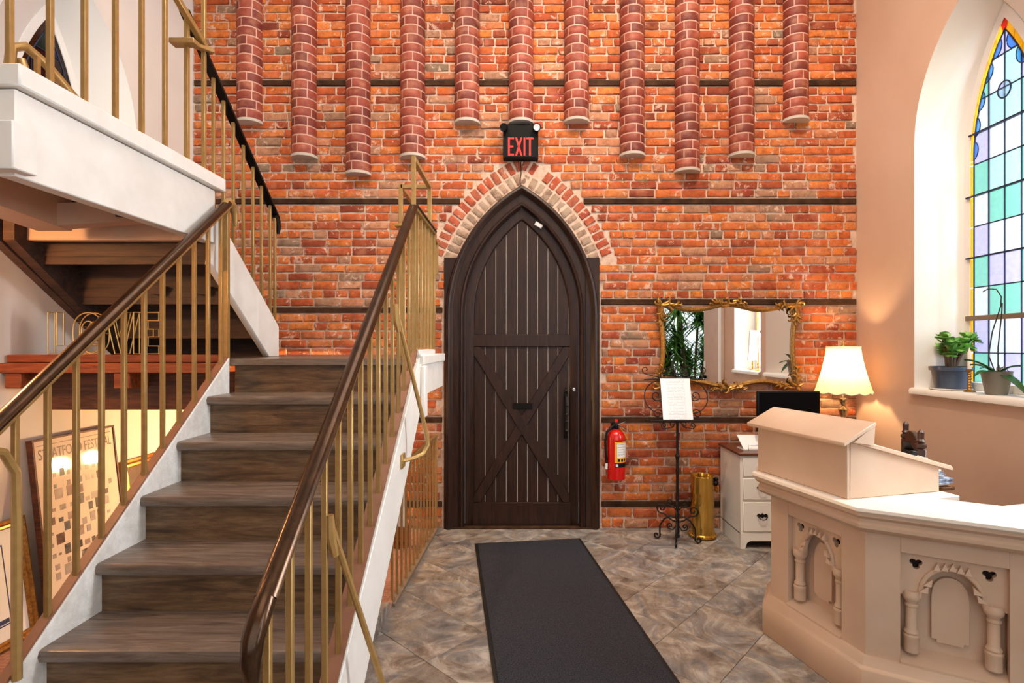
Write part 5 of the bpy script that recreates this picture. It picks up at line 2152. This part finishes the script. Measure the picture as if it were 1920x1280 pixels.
# things on the neighbouring sill, seen in the mirror
pf = thing('framed_picture', 'small white-matted picture standing on the second window sill, seen in the mirror', 'picture', (3.05, 2.28, SZ))
pc, pdv = V(3.06, 2.24, SZ), V(.62, -.78, 0)
pn_ = V(-.78, -.62, 0) * -1
MB().frame_box(pc, V(.8, -.6, 0), V(.6, .8, 0), V(.05, .05, 1).normalized(), -.13, .13, -.008, .008, .13, .52).build('frame', 'photo_frame', pf, bevel=.004)
MB().frame_box(pc, V(.8, -.6, 0), V(.6, .8, 0), V(.05, .05, 1).normalized(), -.06, .06, .008, .011, .20, .44).build('print', 'photo_2', pf)
MB().lathe([(.05, 0), (.05, .008), (.012, .02), (.008, .06), (.014, .08), (.007, .13)], (3.06, 2.25, SZ), 14).build('stand', 'brass', pf)
p = thing('candlestick', 'tall slim candlestick on the second window sill, seen in the mirror', 'candlestick', (3.04, 2.46, SZ))
MB().lathe([(.04, .001), (.04, .012), (.015, .03), (.010, .06), (.018, .08), (.009, .10), (.009, .22), (.016, .23)], (3.04, 2.46, SZ), 14).build('stem', 'brass', p)
MB().lathe([(.011, .23), (.011, .44), (.002, .46)], (3.04, 2.46, SZ), 12).build('candle', 'candle_wax', p)
d2 = thing('door_2', 'plain tan door with dark knob in the side wall, seen in the mirror', 'door', (XR, 1.13, 0), kind='structure')
MB().box(XR - .03, XR - .002, .79, 1.46, .01, 2.5).build('leaf', 'tan_paint_shade', d2, bevel=.003)
MB().box(XR - .05, XR - .002, 1.46, 1.56, 0, 2.6).build('casing', 'white_trim', d2, bevel=.003)
MB().ball((XR - .06, .92, 1.12), .03).build('knob', 'black_plastic', d2)
MB().box(XR - .045, XR - .028, .82, .90, 1.22, 1.36).build('switch_plate', 'white_trim', d2, bevel=.003)

# tall dracaena behind the viewer
dc = V(3.15, -.55, 0)
dp = thing('dracaena', 'tall bushy dracaena with sword leaves by the rear window, seen in the mirror', 'plant', dc)
MB().lathe([(.20, 0), (.26, .45), (.28, .46), (.26, .48), (.22, .42), (.01, .41)], dc, 24).build('pot', 'black_plastic', dp)
rnd = random.Random(6)
lv = MB()
for k, (ax, ay, hh) in enumerate(((-.28, .05, 1.75), (.10, .10, 2.3), (.30, -.1, 1.5), (-.05, -.1, 1.25), (-.45, -.05, 1.35), (.35, .15, 2.0), (-.6, .1, 1.9), (-.3, .2, 2.5), (-.75, 0, 1.2))):
    b = dc + V(ax * .2, ay * .2, .4)
    tp = dc + V(ax, ay, hh)
    MB().tube([b, b.lerp(tp, .5) + V(0, 0, .05), tp], [.03, .025, .02], 7).build('trunk', 'stem_brown', dp)
    for i in range(230):
        a = rnd.uniform(0, 2 * PI)
        el = rnd.uniform(-.5, 1.35)
        L = rnd.uniform(.35, .6)
        d = V(math.cos(a) * math.cos(el), math.sin(a) * math.cos(el), math.sin(el))
        s = d.cross(V(0, 0, 1)).normalized()
        q = tp + V(0, 0, rnd.uniform(-.35, .1))
        w_ = .022
        pts = []
        for j in range(5):
            u = j / 4
            pos = q + d * L * u + V(0, 0, -.28 * L * u * u)
            ww = w_ * (1 - u ** 2) + .001
            pts += [pos - s * ww, pos + s * ww]
        lv.add(pts, [(2 * j, 2 * j + 1, 2 * j + 3, 2 * j + 2) for j in range(4)])
lo = lv.build('leaves', 'leaf_mid', dp)
lo['kind'] = 'stuff'

# ================================================================== UNDER THE LANDING
# wire LOVE letters on the ledge
lvs = thing('wire_love_sign', 'gold wire LOVE letters standing on the timber ledge', 'sign', (-2.3, 3.0, 1.546))
LZ, LH_ = 1.547, .236


def wire(loops, nm):
    mb = MB()
    for pts, closed in loops:
        for y_ in (2.985, 3.03):
            mb.tube([V(a, y_, LZ + b) for a, b in pts], .0032, 6, closed)
        step = max(1, len(pts) // 6)
        for a, b in pts[::step]:
            mb.tube([V(a, 2.985, LZ + b), V(a, 3.03, LZ + b)], .0026, 5)
    mb.build(nm, 'candle_wax' if False else 'wire_gold', lvs)


simple('wire_gold', '#d8b06a', .35, .6)
x0 = -2.645
wire([([(x0, .004), (x0, LH_), (x0 + .05, LH_), (x0 + .05, .05), (x0 + .135, .05), (x0 + .135, .004)], True)], 'letter')
x0 = -2.505
ov = lambda c, z, a, b: [(c + a * math.cos(t_) * (1 if True else 1), z + b * math.copysign(abs(math.sin(t_)) ** .75, math.sin(t_))) for t_ in [2 * PI * i / 28 for i in range(28)]]
wire([(ov(x0 + .085, .118, .085, .116), True), (ov(x0 + .085, .118, .038, .068), True)], 'letter')
x0 = -2.325
wire([([(x0, LH_), (x0 + .05, LH_), (x0 + .08, .10), (x0 + .11, LH_), (x0 + .16, LH_), (x0 + .105, .004), (x0 + .055, .004)], True)], 'letter')
x0 = -2.165
wire([([(x0, .004), (x0, LH_), (x0 + .14, LH_), (x0 + .14, LH_ - .045), (x0 + .05, LH_ - .045), (x0 + .05, .142), (x0 + .11, .142), (x0 + .11, .10), (x0 + .05, .10), (x0 + .05, .048), (x0 + .14, .048), (x0 + .14, .004)], True)], 'letter')

# festival poster leaning on the left wall
pst = thing('festival_poster', 'tall framed STRATFORD FESTIVAL photo poster leaning on the wall beside the stairs', 'poster', (XL + .06, 3.45, -.03))
pO = V(XL + .160, 3.09, -.025)
pU = V(-.115, 0, 1.06)
pLn = pU.length
pU.normalize()
pE = V(0, 1, 0)
pN = pE.cross(pU)
if pN.x < 0:
    pN = -pN
PWd = .60
MB().frame_box(pO, pE, pU, pN, 0, PWd, 0, pLn, -.03, 0).build('board', 'poster_paper', pst)
for a0, a1, b0, b1 in ((-.012, 0, -.0, pLn), (PWd, PWd + .012, 0, pLn), (-.012, PWd + .012, pLn, pLn + .012)):
    MB().frame_box(pO, pE, pU, pN, a0, a1, b0, b1, -.03, .006).build('edge_strip', 'brown_board', pst)
tm = text_mesh('STRATFORD FESTIVAL', .088, .0004, 1.0)
xs_ = [v_.co.x for v_ in tm.vertices]
tm.transform(Matrix.Scale(.55 / (max(xs_) - min(xs_)), 4, (1, 0, 0)))
mrot = Matrix((pE, pU, pN)).transposed().to_4x4()
place = Matrix.Translation((pO + pE * .30 + pU * (pLn - .085) + pN * .0016) - world_loc(pst)) @ mrot
par_ = {}


def find(i):
    while par_.setdefault(i, i) != i:
        i = par_[i]
    return i


key = {}
for v_ in tm.vertices:
    k_ = (round(v_.co.x, 5), round(v_.co.y, 5), round(v_.co.z, 5))
    par_[find(v_.index)] = find(key.setdefault(k_, v_.index))
for pl_ in tm.polygons:
    vs_ = list(pl_.vertices)
    for i_2 in vs_[1:]:
        par_[find(i_2)] = find(vs_[0])
isl = {}
for pl_ in tm.polygons:
    isl.setdefault(find(pl_.vertices[0]), []).append(list(pl_.vertices))
for fs_ in isl.values():
    mb = MB()
    ids = sorted({i for f in fs_ for i in f})
    mp_ = {i: n_ for n_, i in enumerate(ids)}
    mb.add([(place @ tm.vertices[i].co) + world_loc(pst) for i in ids], [tuple(mp_[i] for i in f) for f in fs_])
    mb.build('letter', 'poster_ink', pst, smooth=False)
MB().frame_box(pO, pE, pU, pN, .02, PWd - .02, pLn - .030, pLn - .026, 0, .001).build('rule', 'poster_ink', pst)
rnd = random.Random(12)
for r in range(13):
    a = .03 + rnd.uniform(0, .03)
    while a < PWd - .08:
        w_ = rnd.choice((.018, .025, .032, .04, .055))
        h_ = w_ * rnd.choice((1.3, 1.0, 1.5, .8))
        b = .03 + r * .066 + rnd.uniform(0, .016)
        h_ = min(h_, .062)
        if rnd.random() < .82:
            MB().frame_box(pO, pE, pU, pN, a, a + w_, b, b + h_, 0, .0014).build('photo', 'photo_%d' % rnd.randrange(6), pst)
        a += w_ + rnd.uniform(.012, .035)


def leaning_frame(nm, label, y0, y1, top, lean, mats, wd, matb):
    f = thing(nm, label, 'picture', (XL + lean * .5, (y0 + y1) / 2, -.03))
    o = V(XL + .035 + lean, y0, -.028)
    U = V(-lean, 0, top)
    L = U.length
    U.normalize()
    E = V(0, 1, 0)
    N = E.cross(U)
    if N.x < 0:
        N = -N
    W = y1 - y0
    pr = [(0, -.02), (0, .012), (wd * .3, .020), (wd * .55, .008), (wd * .8, .012), (wd, .002), (wd, -.02)]
    path = [(0, 0), (W, 0), (W, L), (0, L)]
    def corner(i, t):
        return [(t, t), (W - t, t), (W - t, L - t), (t, L - t)][i]
    mb = MB()
    m = len(pr)
    vs = []
    for i in range(4):
        for t_, h in pr:
            a, b = corner(i, t_)
            vs.append(o + E * a + U * b + N * h)
    fs = [(i * m + k, i * m + (k + 1) % m, ((i + 1) % 4) * m + (k + 1) % m, ((i + 1) % 4) * m + k) for i in range(4) for k in range(m)]
    mb.add(vs, fs)
    mb.build('frame', 'gold_frame', f)
    MB().frame_box(o, E, U, N, wd * .8, W - wd * .8, wd * .8, L - wd * .8, -.015, -.004).build('mount', matb, f)
    if mats:
        MB().frame_box(o, E, U, N, W * .2, W * .8, L * .18, L * .82, -.004, -.002).build('print', mats, f)
        MB().frame_box(o, E, U, N, W * .2 + .008, W * .8 - .008, L * .18 + .008, L * .82 - .008, -.002, -.001).build('print_field', 'mat_white', f)
        MB().frame_box(o, E, U, N, W * .68, W * .8 - .014, L * .19 + .006, L * .19 + .03, -.001, 0.0).build('caption', mats, f)
    return f


leaning_frame('framed_picture', 'gold-framed white print leaning on the wall at the foot of the stairs', 2.35, 3.04, .66, .09, 'blue_print', .045, 'mat_white')
leaning_frame('framed_picture', 'dark picture in a carved gold frame tucked behind the stairs', 3.77, 4.47, .80, .12, None, .06, 'picture_dark')

# lamps hidden below the landings
sc_ = thing('wall_lamp', 'twin-bulb brass wall lamp on the brick below the landing', 'lamp', (-1.975, WALL_Y, .80))
MB().box(-2.02, -1.93, WALL_Y - .03, WALL_Y - .006, .74, .90).build('wall_plate', 'brass', sc_, bevel=.006)
for x_ in (-1.84, -2.11):
    MB().tube([(-1.975, WALL_Y - .03, .80), ((x_ - 1.975) / 2, WALL_Y - .16, .76), (x_, WALL_Y - .27, .78)], .008, 8).build('arm', 'brass', sc_)
    MB().ball((x_, WALL_Y - .27, .83), .038).build('bulb', 'bulb_glow', sc_)
    point('wall_lamp_light', (x_, WALL_Y - .33, .84), 42, (1.0, .62, .28), .045)
s2 = thing('ceiling_lamp', 'small globe lamp on the underside of the upper landing', 'lamp', (-2.72, 2.05, 2.36))
MB().lathe([(.05, 0), (.05, -.02), (.02, -.035)], (-2.72, 2.05, 2.36), 16).build('rose', 'brass', s2)
MB().ball((-2.72, 2.05, 2.28), .055).build('globe', 'bulb_glow', s2)
point('ceiling_lamp_light', (-2.72, 2.05, 2.20), 38, (1.0, .52, .20), .06)
